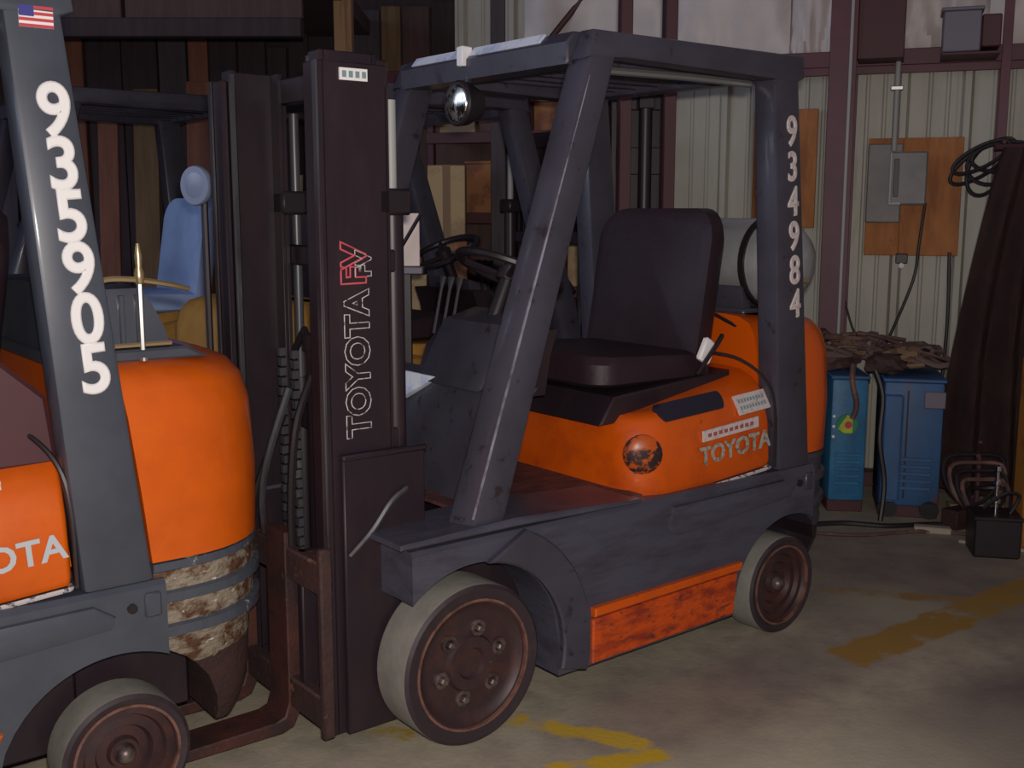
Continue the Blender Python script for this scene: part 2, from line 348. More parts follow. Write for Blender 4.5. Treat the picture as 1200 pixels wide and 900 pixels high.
# plank partition to the left, each plank its own piece
for k, (xa, xb) in enumerate(((-3.7, -3.1), (-3.09, -2.5), (-2.49, -1.78))): obj('lining_board', B_(xa, xb, -.075, -.045, .02, 2.15, .003), M['planks'][(1, 0, 1)[k]], WALL, smooth=False)
PART = empty('wall_left', (-2.2, 7.6, 0), math.radians(4)); PART['kind'] = 'structure'
x = -4.6; k = 0
while x < 1.9:
    w = random.choice((.14, .19, .24)); mi = random.choice((0, 1, 1, 0, 4, 2, 1, 3))
    o = obj('plank', B_(x, x + w - .012, random.uniform(-.02, .02), .05, 0, random.uniform(2.5, 3.2)), M['planks'][mi], PART, smooth=False); x += w
obj('backing_sheet', B_(-4.7, 1.95, .08, .10, 0, 4.2, .0), M['planks'][1], PART, smooth=False)
MEZ = obj('ceiling_1', B_(-6.5, -.95, 6.1, 9, 2.62, 2.72), 'ceil'); tag(MEZ, None, None, kind='structure')
for (xa, xb, mi) in ((-6.5, -3.7, 0), (-3.68, -2.05, 2), (-2.03, -1.1, 0)):
    obj('fascia_board', B_(xa, xb, 6.05, 6.095, 2.46, 2.78), M['planks'][0 if mi == 0 else 0], MEZ, smooth=False)
obj('fascia_board', B_(-6.5, -1.1, 6.0, 6.09, 2.36, 2.455), M['planks'][1], MEZ, smooth=False)
CE = obj('ceiling', B_(-9, 5, 3.2, 11, 4.2, 4.3), 'ceil'); tag(CE, None, None, kind='structure')
for k in range(4): obj('purlin', B_(-9, 5, 3.6 + k * 1.4, 3.68 + k * 1.4, 4.02, 4.19), 'primerdark', CE)
WR = obj('wall_right', B_(4.5, 4.6, -1, 6, 0, 4.2), 'wallmetal'); tag(WR, None, None, kind='structure')
WL = obj('wall_far_left', B_(-9, -8.9, 5, 11, 0, 4.2), 'ceil'); tag(WL, None, None, kind='structure')
# ------------------------------------------------------------ forklift
RX = (PI / 2, 0, 0)
def wheel(name, parent, c, r, wd, side, front):
    """side -1: outer face towards y0 (near), +1: far. c = (s, y_outer, r)"""
    s, y0, z = c; d = 1 if side < 0 else -1
    f = lambda t: y0 + d * t - 0
    bm = NB(); b = .012
    lathe(bm, [(r * .80, .006), (r - b, 0), (r - .002, b * .6), (r, b * 1.4), (r, wd - b), (r - b, wd), (r * .78, wd)], axis='y', n=56, cap=False)
    bmesh.ops.transform(bm, matrix=Matrix.Translation((s, y0, z)) @ Matrix.Diagonal((1, d, 1, 1)), verts=bm.verts)
    for fc in bm.faces:
        rr = sum(math.hypot(v.co.x - s, v.co.z - z) for v in fc.verts) / 4
        fc.material_index = 1 if rr < r - .004 else 0
    w = obj(name, bm, ['tread', 'sidewall'], parent)
    bm = NB()
    if front:
        lathe(bm, [(0.012, .030), (.04, .028), (.046, .016), (.075, .014), (.082, .026), (r * .62, .030), (r * .70, .026), (r * .76, .012), (r * .79, .012), (r * .79, wd - .01), (.02, wd - .01)], axis='y', n=48)
    else:
        lathe(bm, [(0.01, .03), (.035, .03), (.04, .045), (r * .40, .048), (r * .45, .03), (r * .60, .034), (r * .64, .02), (r * .76, .022), (r * .79, .012), (r * .79, wd - .01), (.02, wd - .01)], axis='y', n=48)
    bmesh.ops.transform(bm, matrix=Matrix.Translation((s, y0, z)) @ Matrix.Diagonal((1, d, 1, 1)), verts=bm.verts)
    rim = obj('rim', bm, 'rim', w)
    bm = NB(); rr = r * .805
    lathe(bm, [(rr - .004, .012), (rr - .004, .002), (rr + .003, .002), (rr + .003, .012), (rr - .004, .012)], axis='y', n=56, cap=False)
    bmesh.ops.transform(bm, matrix=Matrix.Translation((s, y0, z)) @ Matrix.Diagonal((1, d, 1, 1)), verts=bm.verts)
    obj('rim_edge', bm, 'rimedge', w)
    if front:
        for k in range(6):
            a = math.radians(15 + 60 * k); q = (s + .1 * math.cos(a), 0, z + .1 * math.sin(a)); bm = NB()
            lathe(bm, [(.024, .032), (.024, .020), (.018, .018), (.013, .019)], n=14, cap=False); lathe(bm, [(.012, .036), (.012, .008), (.008, .004)], n=6)
            bmesh.ops.transform(bm, matrix=Matrix.Translation((q[0], y0, q[2])) @ Matrix.Diagonal((1, d, 1, 1)), verts=bm.verts)
            obj('wheel_nut', bm, 'nut', w)
    else:
        bm = NB(); lathe(bm, [(.004, .0), (.016, .004), (.024, .016), (.026, .032)], n=24)
        bmesh.ops.transform(bm, matrix=Matrix.Translation((s, y0, z)) @ Matrix.Diagonal((1, d, 1, 1)), verts=bm.verts)
        obj('hub_cap', bm, 'nut', w)
    return w
def arc(cx, cz, r, a0, a1, n=14): return [(cx + r * math.cos(math.radians(a0 + (a1 - a0) * i / n)), cz + r * math.sin(math.radians(a0 + (a1 - a0) * i / n))) for i in range(n + 1)]
def forklift(loc, rz, label, number=None, body='orange', grey='grey', lower='grey', seat='vinyl', scale=1, mast_h=1.83, detail=True, tank=None, worn=False, hoodtext=None, near=True, forks=True, cwlow='grey', group=None):
    T = empty('forklift', loc, rz, scale=scale); tag(T, label, 'forklift', group)
    # chassis side profile, arches cut as real openings
    lows = [(-.20 + .5 * i / 22, .22 + math.sqrt(max(0, .09 - (-.20 + .5 * i / 22) ** 2))) for i in range(23)]
    lows += [(.3001, .118), (.42, .118), (.70, .121), (1.066, .126)]
    lows += [(1.067 + .408 * i / 18, .14 + math.sqrt(max(0, .285 ** 2 - (1.067 + .408 * i / 18 - 1.35) ** 2))) for i in range(19)]
    def side(y0, y1, d):
        b = .012 * d
        return [[(s_, y0, zl), (s_, y0, .573), (s_, y0 + b, .585), (s_, y1, .585), (s_, y1, zl)] for s_, zl in lows]
    bm = NB(); loft(bm, side(0, .16, 1)); loft(bm, side(1.0, .84, -1))
    ch = obj('chassis', bm, lower, T)
    bm = NB(); box(bm, -.10, 1.3, .165, .835, .14, .55, .01); box(bm, 1.28, 1.56, .16, .84, .40, .60, .01); box(bm, 1.02, 1.60, .20, .80, .16, .5, .01); lathe(bm, [(.09, .16), (.09, .84)], c=(0, 0, .2285), n=16); lathe(bm, [(.05, .1), (.05, .9)], c=(1.33, 0, .18), n=12)
    obj('underbody', bm, 'black', ch)
    if detail:
        for y, sgn in ((0, -1), (1, 1)):                                   # arch flange
            outer = arc(0, .22, .405, -14, 66, 16); inner = arc(0, .22, .30, 84, -14, 18)
            bm = NB(); prism(bm, outer + inner, y, y + sgn * .028, bev=.006); obj('wheel_arch_flange', bm, grey, ch)
            if y: continue
            bm = NB(); prism(bm, [(.74, .495), (.76, .55), (1.30, .555), (1.35, .52), (1.34, .49), (.80, .455), (.75, .465)], y - .012, y + .01, bev=.008, seg=2); obj('body_ridge', bm, lower, ch)
            bm = NB(); lathe(bm, [(.012, -.008), (.012, .01)], c=(1.39, 0, .53), n=12); obj('bolt', bm, 'rubber', ch)
            box_ = NB(); box(box_, 1.42, 1.46, -.008, .01, .50, .56, .004); obj('hinge_plate', box_, grey, ch)
        bm = NB(); prism(bm, [(.425, .30), (1.085, .31), (1.075, .285), (.425, .272)], -.022, .01, bev=.005); obj('skirt_trim', bm, body if not worn else body, T, label='orange strip along the sill')
        bm = NB(); prism(bm, [(.425, .262), (1.07, .275), (1.055, .135), (.425, .125)], -.012, .01, bev=.005); obj('side_skirt', bm, 'orange_dirty', T, label='scraped orange sill panel')
    bm = NB(); prism(bm, [(-.24, .615), (-.24, .60), (.13, .60), (.62, .588), (.62, .60), (.13, .625)], -.012, .22, bev=.005); prism(bm, [(-.24, .615), (-.24, .60), (.13, .60), (.62, .588), (.62, .60), (.13, .625)], .78, 1.012, bev=.005)
    obj('fender_plate', bm, 'grey_worn' if not worn else grey, T)
    bm = NB(); prism(bm, [(.10, .595), (.66, .592), (.66, .60), (.10, .606)], .03, .97); box(bm, .2, .6, .03, .97, .57, .6, .002)
    obj('floor_plate', bm, 'mat', T, label='dirty reddish floor plate')
    for k in range(2):
        bm = NB(); box(bm, .20, .30, .45 + k * .2, .53 + k * .2, .66, .675, .004); tube(bm, [(.27, .49 + k * .2, .665), (.33, .49 + k * .2, .60)], .01, 6); obj('pedal', bm, 'rubber', T)
    # engine hood
    def hring(z, ins, x0=.66, x1=1.268, bulge=.055, slope=0, rf=.11):
        o = []
        for px, py in rrect(x0 + ins * .8, x1, .03 + ins, .97 - ins, (rf, .015, .015, rf), 7):
            t = (py - .03) / .94; fx = max(0, min(1, (x1 - px) / (x1 - x0)))
            px2 = px - bulge * math.sin(PI * max(0, min(1, t))) * fx ** 2
            if fx < .9: px2 = px - bulge * math.sin(PI * max(0, min(1, t))) * fx ** 3
            o.append((px2, py, z + slope * (px2 - 1.268)))
        return o
    b0 = [(.0, .008, 0.07), (.02, 0, .06), (.09, .004, .03), (.16, .012, .02), (.22, .03, .03), (.262, .05, .07), (.295, .085, .13), (.315, .13, .17), (.322, .2, .19)]
    rings = [hring(.605 + z, ins, slope=sl) for z, ins, sl in b0]
    hood = obj('hood', loft(NB(), rings), body, T)
    if detail:
        bm = NB(); pts = [(p[0], p[1], p[2] - .006) for p in hring(.605, -.004, slope=.07)]; tube(bm, pts, .006, 6, closed=True); obj('hood_seal', bm, 'outline', hood, label='scuffed pale lower edge')
        # oblong grip recess on the near shoulder, lying on the sloped side
        def shoulder(s, t):                                               # t 0..1 down the shoulder, near side
            z = .605 + .235 + .045 * t; y = .03 + .032 + .026 * t; return Vector((s, y - .006, z + .055 * (s - 1.268)))
        bm = NB(); n_ = 24; vs0 = []
        for k in range(n_):
            a = 2 * PI * k / n_; s = .915 + .125 * (1 if math.cos(a) > 0 else -1) + .02 * math.cos(a); t = .5 + .62 * math.sin(a)
            vs0.append(shoulder(s, t))
        top = [bm.verts.new(v) for v in vs0]; bot = [bm.verts.new(v + Vector((0, .03, -.01))) for v in vs0]; bm.faces.new(top)
        for i in range(n_): bm.faces.new((top[i], top[(i + 1) % n_], bot[(i + 1) % n_], bot[i]))
        obj('grip_slot', bm, 'navyslot', hood, label='dark oblong grip opening')
        if not worn:
            bm = NB(); lathe(bm, [(.001, -.009), (.022, -.009), (.048, -.004), (.062, .006), (.062, .02)], n=20)
            bmesh.ops.transform(bm, matrix=Matrix.Translation((.685, .055, .715)) @ Matrix.Rotation(math.radians(-35), 4, 'Z'), verts=bm.verts)
            obj('hood_latch', bm, 'darkscuff', hood, label='dark scuffed round latch on the corner')
    if hoodtext:
        text('hood_lettering', 'TOYOTA', .082, hoodtext, hood, (1.085, .027, .69), (PI / 2, math.radians(-4), 0), bold=.002, sx=1.02)
    # seat deck, seat
    bm = NB(); prism(bm, [(.60, .80), (.66, .885), (1.2, .925), (1.2, .88), (.70, .80)], .16, .84, bev=.006); obj('seat_deck', bm, 'black' if detail else body, T)
    st = empty('seat', (0, 0, 0), parent=T)
    bm = NB(); rr = []
    for z, ins in ((.90, .02), (.915, 0), (.965, 0), (.99, .015), (1.0, .05)):
        rr.append([(px, py, z + .05 * (.95 - px) * (1 if z > .95 else .2)) for px, py in rrect(.62 + ins, 1.14 - ins, .19 + ins, .76 - ins, (.09, .04, .04, .09), 5)])
    loft(bm, rr); obj('seat_cushion', bm, seat, st)
    bm = NB(); rr = []
    for t, ins in ((0, .025), (.012, .0), (.07, 0), (.095, .02), (.105, .06)):
        rr.append([(1.055 + t + .16 * (pz - .95) + .03 * (1 - ((py - .475) / .27) ** 2), py, pz) for py, pz in rrect(.20 + ins, .75 - ins, .93 + ins, 1.47 - ins, (.05, .05, .11, .11), 6)])
    loft(bm, rr); obj('seat_backrest', bm, seat, st)
    if detail:
        bm = NB(); tube(bm, smoothpath([(1.10, .185, .90), (1.08, .17, .96), (1.06, .175, 1.0)]), .014, 6); obj('belt_strap', bm, 'rubber', st)
        bm = NB(); box(bm, -.028, .028, -.012, .012, -.04, .04, .006); bmesh.ops.transform(bm, matrix=Matrix.Translation((1.07, .155, 1.0)) @ Matrix.Rotation(.5, 4, 'Y'), verts=bm.verts); obj('belt_buckle', bm, 'white', st, label='white belt buckle label')
        bm = NB(); tube(bm, [(1.0, .13, .93), (1.1, .13, 1.03), (1.13, .14, 1.05)], .008, 6); obj('armrest_bar', bm, 'rubber', st)
    # cowl and dash
    hx = NB()
    loft(hx, [[(x0, .10, z), (x0, .88, z), (x1, .88, z), (x1, .10, z)] for x0, x1, z in ((.155, .175, .60), (.175, .20, .70), (.215, .245, .86), (.245, .285, .94), (.275, .30, .958))]); 
    cw_ = obj('cowl', hx, ('grey_main' if not worn else grey) if detail else body, T)
    bm = NB(); hexa(bm, [(.225, .30, .895), (.265, .30, .955), (.265, .87, .955), (.225, .87, .895)], [(.222, .30, .90), (.258, .30, .962), (.258, .87, .962), (.222, .87, .90)], 0); bm.free()
    bm = NB(); hexa(bm, [(.190, .66, .868), (.214, .66, .862), (.214, .872, .862), (.190, .872, .868)], [(.228, .52, .948), (.255, .52, .943), (.255, .872, .943), (.228, .872, .948)], .003); obj('cowl_highlight', bm, 'highlight_blue', cw_, label='painted bluish highlight on the upper edge of the cowl')  # bright patch painted as the daylight highlight on the cowl
    bm = NB(); loft(bm, [[(.36 + a, .26, z), (.36 + a, .74, z), (.36 + b, .74, z), (.36 + b, .26, z)] for a, b, z in ((-.06, .10, .90), (-.02, .12, 1.02), (.06, .15, 1.10))]); d_ = obj('dashboard', bm, 'black', T)
    bm = NB(); prism(bm, [(.22, .93), (.33, 1.12), (.45, 1.15), (.42, .95)], .28, .62, bev=.01, seg=2); obj('instrument_cover', bm, 'grey_main', d_)
    bm = NB(); box(bm, .44, .445, .30, .33, .98, 1.09, .002); obj('gauge_strip', bm, 'steel', d_)
    bm = NB(); tube(bm, [(.38, .46, 1.05), (.47, .46, 1.25)], .025, 10); colm = obj('steering_column', bm, 'rubber', T)
    bm = NB(); n_ = 28; ring = []
    ax_ = Vector((.09, 0, .20)).normalized(); u_ = Vector((0, 1, 0)); v_ = ax_.cross(u_); cc_ = Vector((.475, .46, 1.27))
    for k in range(n_): a = 2 * PI * k / n_; ring.append(cc_ + (u_ * math.cos(a) + v_ * math.sin(a)) * .17)
    tube(bm, ring, .014, 8, closed=True); obj('steering_wheel', bm, 'rubber', colm)
    bm = NB()
    for a in (.5, 2.6, 4.7): tube(bm, [cc_ - ax_ * .02, cc_ + (u_ * math.cos(a) + v_ * math.sin(a)) * .165], .011, 6)
    tube(bm, [cc_ - ax_ * .03, cc_ + ax_ * .012], .035, 14); obj('steering_spokes', bm, 'black', colm)
    for k in range(3):
        bm = NB(); y = .68 + .05 * k; tube(bm, [(.40, y, 1.05), (.44, y + .01, 1.2), (.45, y + .01, 1.24)], [.007, .006, .016], 8); obj('control_lever', bm, 'rubber', T)
    # overhead guard
    g_ = grey
    for y in (0.004, .906):
        bm = NB(); hexa(bm, [(-.002, y, .612), (.104, y, .612), (.104, y + .09, .612), (-.03, y + .09, .612)], [(.405, y, 1.90), (.505, y, 1.90), (.505, y + .09, 1.90), (.405, y + .09, 1.90)], .012)
        p = obj('front_pillar', bm, g_, T)
        if detail and y < .5:
            bm = NB(); tube(bm, [(.000, y + .003, .64), (.402, y + .003, 1.83)], .004, 6); obj('pillar_edge_highlight', bm, 'edge_highlight', p, label='painted highlight along the front edge')  # bright line painted as the highlight on the pillar corner
        bm = NB(); hexa(bm, [(1.285, y, .585), (1.449, y, .585), (1.449, y + .09, .585), (1.285, y + .09, .585)], [(1.19, y, 1.90), (1.31, y, 1.90), (1.31, y + .09, 1.90), (1.19, y + .09, 1.90)], .012)
        p = obj('rear_pillar', bm, g_, T)
        if number and y < .5:
            for k, dg_ in enumerate(number):
                z = 1.712 - k * .1125
                if worn: z = 1.672 - k * .1137
                s = 1.375 - (z - .6) * .095
                text('number_digit', dg_, 0.132 if not worn else .156, 'white' if worn else 'offwhite', p, (s + (.012 if not worn else .012), y - .001, z), (PI / 2, math.radians(-4), 0), bold=.0035 if not worn else .0052, sx=.82 if not worn else .93)
            if worn:
                fl = NB(); z0 = 1.845; x0 = 1.235
                box(fl, x0 - .012, x0 + .058, y - .003, y + .001, z0, z0 + .044, 0)
                fo = obj('flag_sticker', fl, 'white', p, label='small flag sticker with red stripes and blue corner', smooth=False)
                fl = NB()
                for k in range(4): box(fl, x0 - .012, x0 + .058, y - .0045, y - .003, z0 + .0001 + k * .0125, z0 + .0065 + k * .0125, 0)
                for f in fl.faces: f.material_index = 0
                n0 = len(fl.faces); box(fl, x0 - .012, x0 + .018, y - .006, y - .0045, z0 + .022, z0 + .044, 0)
                fl.faces.ensure_lookup_table()
                for f in fl.faces[n0:]: f.material_index = 1
                fo2 = obj('flag_sticker', fl, ['red', 'navy'], p, smooth=False, label='red stripes and blue corner of the flag sticker')
    rf = empty('roof', (0, 0, 0), parent=T)
    for y in (.0, .925):
        bm = NB(); prism(bm, [(.385, 1.875), (.42, 1.955), (1.33, 1.955), (1.34, 1.885), (1.3, 1.87), (.55, 1.885)], y, y + .075, bev=.012, seg=2); obj('roof_rail', bm, g_, rf)
    bm = NB(); prism(bm, [(.375, 1.865), (.375, 1.925), (.405, 1.955), (.455, 1.955), (.455, 1.865)], .07, .93, bev=.006); obj('front_bar', bm, g_, rf)
    if detail:
        for ya, yb in ((.20, .545), (.585, .87)) if not worn else ((.1, .9),):
            bm = NB(); hexa(bm, [(.382, ya, 1.936), (.390, ya, 1.930), (.390, yb, 1.930), (.382, yb, 1.936)], [(.404, ya, 1.962), (.410, ya, 1.954), (.410, yb, 1.954), (.404, yb, 1.962)], 0); obj('roof_highlight_strip', bm, 'highlight_blue', rf, label='painted bluish highlight along the roof edge', smooth=False)  # pale strip painted as daylight reflected off the front bar
        if not worn:
            bm = NB(); box(bm, .36, .40, .548, .58, 1.905, 1.965, .003); obj('strip_clamp', bm, 'white', rf)
    bm = NB(); box(bm, 1.27, 1.33, .07, .93, 1.885, 1.945, .008); obj('rear_bar', bm, g_, rf)
    for k in range(7):
        y = .16 + k * .113; bm = NB(); box(bm, .45, 1.28, y - .009, y + .009, 1.905, 1.95, .003); obj('roof_bar', bm, g_, rf)
    if detail:
        bm = NB(); tube(bm, [(.52, .10, 1.862), (.9, .10, 1.868), (1.18, .10, 1.866)], .012, 8); obj('grab_rail', bm, 'steel', rf, label='shiny tube under the roof rail')
        if not worn:
            bm = NB(); lathe(bm, [(.012, .09), (.045, .075), (.066, .03), (.07, .0), (.064, -.006)], axis='x', c=(.34, .545, 1.79), n=28); lm = obj('work_lamp', bm, 'rubber', rf)
            bm = NB(); lathe(bm, [(.003, -.016), (.03, -.013), (.055, -.004), (.06, .004)], axis='x', c=(.335, .545, 1.79), n=28); obj('lamp_lens', bm, 'lens', rf, label='bright faceted lamp lens')
            bm = NB(); tube(bm, [(.38, .545, 1.85), (.385, .545, 1.88)], .012, 6); obj('lamp_bracket', bm, 'rubber', rf)
    XE = 1.815 if worn else 1.675
    # counterweight: upper block, three scuffed bands, lower skirt behind the rear wheel
    def cring(z, ins, x0=1.29, xe=None, r=.2, dz=0):
        o = []; xe = xe or XE
        if x0 == 1.29 and worn: r = .27
        for px, py in rrect(x0, xe - ins, .015 + ins, .985 - ins, (.004, r, r, .004), 9):
            o.append((px, py, z))
        if x0 == 1.29:                                                   # waist beside the rear pillars
            o = [p for p in o if p[0] > 1.3]
            xn = 1.452 - (z - .6) * .108; a = [(1.28, .11 + ins, z), (xn, .11 + ins, z), (xn + .001, .015 + ins, z)]; c = [(xn + .001, .985 - ins, z), (xn, .89 - ins, z), (1.28, .89 - ins, z)]
            o = a + o + c
        return o
    rings = [cring(z, i) for z, i in ((.625, .0), (.80, -.004), (.98, .004), (1.045, .02), (1.08, .045), (1.10, .09), (1.105, .15))]
    cw = obj('counterweight', loft(NB(), rings), body, T)
    x0 = 1.452
    zb = [(.62, .0), (.600, .0), (.596, .006), (.548, .006), (.543, -.005), (.520, -.005), (.515, .006), (.462, .008), (.457, -.004), (.432, -.004), (.428, .008), (.39, .018), (.36, .03), (.335, .045)]
    bm = NB(); rs = []
    for z, i in zb:
        xs = x0
        if z < .42: xs = 1.35 + math.sqrt(max(0, .285 ** 2 - (z - .14) ** 2)); xs = max(xs, x0)
        rs.append(cring(z, i, x0=xs, r=min(.27 if worn else .2, (XE - i - xs) * .9)))
    loft(bm, rs)
    for f in bm.faces:
        zc = sum(v.co.z for v in f.verts) / len(f.verts)
        f.material_index = 1 if (worn and (.546 < zc < .597 or .46 < zc < .516 or zc < .4279)) else 0
    obj('counterweight_bands', bm, ['grey_scuffed' if worn else cwlow, 'filler' if worn else cwlow], cw, label='grey bumper bands scraped to bare filler' if worn else None)
    bm = NB(); rs = []
    for z, i in ((.345, .045), (.28, .06), (.21, .08), (.16, .10), (.13, .115)):
        x0_ = min(1.35 + math.sqrt(max(0, .285 ** 2 - (z - .14) ** 2)) + .004, XE - i - .03)
        rs.append(cring(z, i, x0=x0_, r=min(.18, (XE - i - x0_) * .8)))
    loft(bm, rs); obj('counterweight_skirt', bm, 'rust' if worn else 'black', cw, label='rusty lower lip' if worn else None)
    # body seam and gas tank
    if detail:
        bm = NB(); pts_ = [(1.275, .02, .60), (1.27, .02, .80), (1.25, .05, .90), (1.20, .12, .965), (1.15, .2, .985)]; tube(bm, smoothpath(pts_), .006, 6); obj('seam_rubber', bm, 'rubber', hood)
    if worn:
        bm = NB(); prism(bm, [(1.02, .88), (1.02, 1.10), (1.16, 1.13), (1.255, 1.04), (1.272, .88)], .10, .125, bev=.01); obj('seat_side_shroud', bm, 'primerdark', T, label='dark reddish panel beside the seat')
        bk = empty('tank_bracket', (0, 0, 0), parent=T)
        bm = NB(); loft(bm, [[(1.30, .16 + a, z), (x1_, .16 + a, z), (x1_, .84 - a, z), (1.30, .84 - a, z)] for x1_, a, z in ((1.575, 0, 1.125), (1.56, 0, 1.18), (1.53, 0, 1.24), (1.505, .01, 1.275), (1.48, .03, 1.285))]); hs = obj('bracket_housing', bm, grey, bk)
        for q in range(5): obj('housing_rib', B_(1.33 + q * .04, 1.342 + q * .04, .150, .165, 1.14, 1.26, .002), grey, hs)
        bm = NB(); prism(bm, [(1.28, 1.10), (1.28, 1.13), (1.60, 1.13), (1.66, 1.10)], .12, .88, bev=.006); obj('bracket_base', bm, grey, bk)
        bm = NB(); tube(bm, smoothpath([(1.34, .11, 1.27), (1.40, .11, 1.30), (1.47, .11, 1.30), (1.56, .12, 1.285), (1.62, .14, 1.27)]), .007, 6); obj('tank_hose', bm, 'brass', bk)
        bm = NB(); tube(bm, [(1.487, .11, 1.13), (1.487, .11, 1.30)], .007, 6); obj('clamp_rod', bm, 'steel', bk)
        bm = NB(); lathe(bm, [(.008, -.012), (.013, 0), (.013, .015), (.008, .03), (.010, .055), (.004, .085)], c=(1.487, .11, 1.30), axis='z', n=12); obj('brass_valve', bm, 'brass', bk)
        bm = NB(); lathe(bm, [(.004, 0), (.011, .004), (.011, .012), (.004, .016)], c=(1.487, .105, 1.10), axis='z', n=12); obj('clevis_pin', bm, 'steel', bk)
        bm = NB(); tube(bm, [(1.42, .115, 1.142), (1.56, .115, 1.142)], .006, 6); obj('clamp_bar', bm, 'brass', bk)
    elif tank:
        tk = empty('gas_tank', (0, 0, 0), parent=T)
        cx, cz, r = 1.49, 1.28, .155
        prof_ = [(.004, .09), (.03, .092), (.07, .102), (.11, .125), (.138, .16), (r - .003, .20), (r, .23), (r, .72), (.14, .77), (.11, .805), (.07, .83), (.02, .84)]
        bm = NB(); lathe(bm, prof_, c=(cx, 0, cz), n=40); obj('tank_body', bm, tank, tk)
        for y in (.24, .66):
            bm = NB(); lathe(bm, [(r + .001, y - .012), (r + .010, y - .012), (r + .010, y + .012), (r + .001, y + .012), (r + .001, y - .012)], c=(cx, 0, cz), n=40, cap=False); obj('tank_strap', bm, 'rubber', tk)
        bm = NB(); box(bm, 1.33, 1.65, .22, .75, 1.095, 1.12, .006); hexa(bm, [(1.35, .24, 1.11), (1.40, .24, 1.11), (1.40, .72, 1.11), (1.35, .72, 1.11)], [(1.33, .24, 1.2), (1.345, .24, 1.2), (1.345, .72, 1.2), (1.33, .72, 1.2)], .004); obj('tank_cradle', bm, grey, tk)
        bm = NB()
        if worn:
            tube(bm, smoothpath([(1.32, .05, 1.18), (1.36, .05, 1.285), (1.43, .06, 1.29), (1.50, .06, 1.28)]), .008, 6); obj('tank_hose', bm, 'brass', tk)
            bm = NB(); tube(bm, [(1.455, .05, 1.13), (1.455, .05, 1.28)], .006, 6); obj('tank_rod', bm, 'steel', tk)
            bm = NB(); lathe(bm, [(.006, 0), (.012, .01), (.008, .03), (.009, .06), (.004, .075)], c=(1.455, .05, 1.30), axis='z', n=12); obj('tank_valve', bm, 'brass', tk)
            bm = NB(); lathe(bm, [(.004, 0), (.011, .004), (.011, .012), (.004, .016)], c=(1.455, .04, 1.115), axis='z', n=12); obj('clevis_pin', bm, 'brass', tk)
        else:
            tube(bm, smoothpath([(1.27, .3, 1.10), (1.30, .16, 1.05), (1.36, .10, 1.08), (1.42, .09, 1.16), (1.46, .09, 1.22)]), .007, 6); obj('tank_hose', bm, 'rubber', tk)
            bm = NB(); tube(bm, [(1.44, .085, 1.22), (1.50, .085, 1.22)], .010, 8); obj('tank_valve', bm, 'brass', tk)
    # mast
    ms = empty('mast', (0, 0, 0), parent=T); H_ = mast_h
    for y0, y1, sg in ((.175, .255, 1), (.745, .825, -1)):
        bm = NB(); yo = y0 if sg > 0 else y1; t = .014
        a, b = sorted((yo, yo + sg * t)); box(bm, -.335, -.145, a, b, .06, H_, .003)
        a, b = sorted((yo, yo + sg * .075)); box(bm, -.345, -.325, a, b, .06, H_, .003); box(bm, -.155, -.14, a, b, .06, H_ - .05, .003)
        up = obj('outer_upright', bm, ['black'], ms)
        bm = NB(); a, b = sorted((yo - sg * .004, yo + sg * .018)); box(bm, -.352, -.345, a, b, .08, H_, .002); obj('upright_edge', bm, 'mast_edge', up, label='worn grey front edge')
        bm = NB(); yi = yo + sg * .03; a, b = sorted((yi, yi + sg * .012)); box(bm, -.315, -.165, a, b, .10, H_ + .03, .003)
        a, b = sorted((yi, yi + sg * .06)); box(bm, -.322, -.305, a, b, .10, H_ + .03, .003); box(bm, -.175, -.16, a, b, .1, H_ + .03, .003)
        iu = obj('inner_upright', bm, 'black', ms)
        bm = NB(); a, b = sorted((yi + sg * .055, yi + sg * .066)); box(bm, -.326, -.310, a, b, .12, H_ + .02, .002); obj('upright_edge', bm, 'mast_edge', iu, label='worn grey inner edge')
        yr = yo + sg * .05
        bm = NB(); tube(bm, [(-.105, yr, .2), (-.105, yr, 1.47 if sg > 0 else .95)], .031, 16); cyl = obj('lift_cylinder', bm, 'black', ms)
        bm = NB(); tube(bm, [(-.105, yr, 1.47 if sg > 0 else .95), (-.105, yr, H_ - .08)], .015, 12); obj('cylinder_rod', bm, 'conduit' if sg > 0 else 'mast_edge', cyl)
        bm = NB(); box(bm, -.175, -.07, yr - .05, yr + .04, 1.45, 1.52, .008); obj('hose_clamp_block', bm, 'rubber', cyl)
    for z0, z1, x0_, x1_ in ((H_ - .06, H_ + .015, -.165, -.13), (1.30, 1.36, -.14, -.115), (.80, .88, -.14, -.115), (.25, .36, -.15, -.11)):
        bm = NB(); box(bm, x0_, x1_, .19, .81, z0, z1, .005); obj('cross_member', bm, 'black', ms)
    bm = NB(); tube(bm, [(-.22, .44, .15), (-.22, .44, 1.08)], .036, 18); c1 = obj('free_lift_cylinder', bm, 'black', ms)
    bm = NB(); tube(bm, [(-.22, .44, 1.08), (-.22, .44, 1.12)], .044, 18); tube(bm, [(-.22, .49, 1.08), (-.20, .56, 1.12), (-.2, .62, 1.06)], .012, 8); obj('cylinder_head', bm, 'rubber', c1)
    for y in (.36, .52, .60):
        bm = NB()
        for q in range(26): box(bm, -.262 - (q % 2) * .004, -.246, y - .011 + (q % 2) * .003, y + .011 - (q % 2) * .003, .32 + q * .029, .343 + q * .029, 0)
        obj('lift_chain', bm, 'mast_edge', ms, smooth=False)
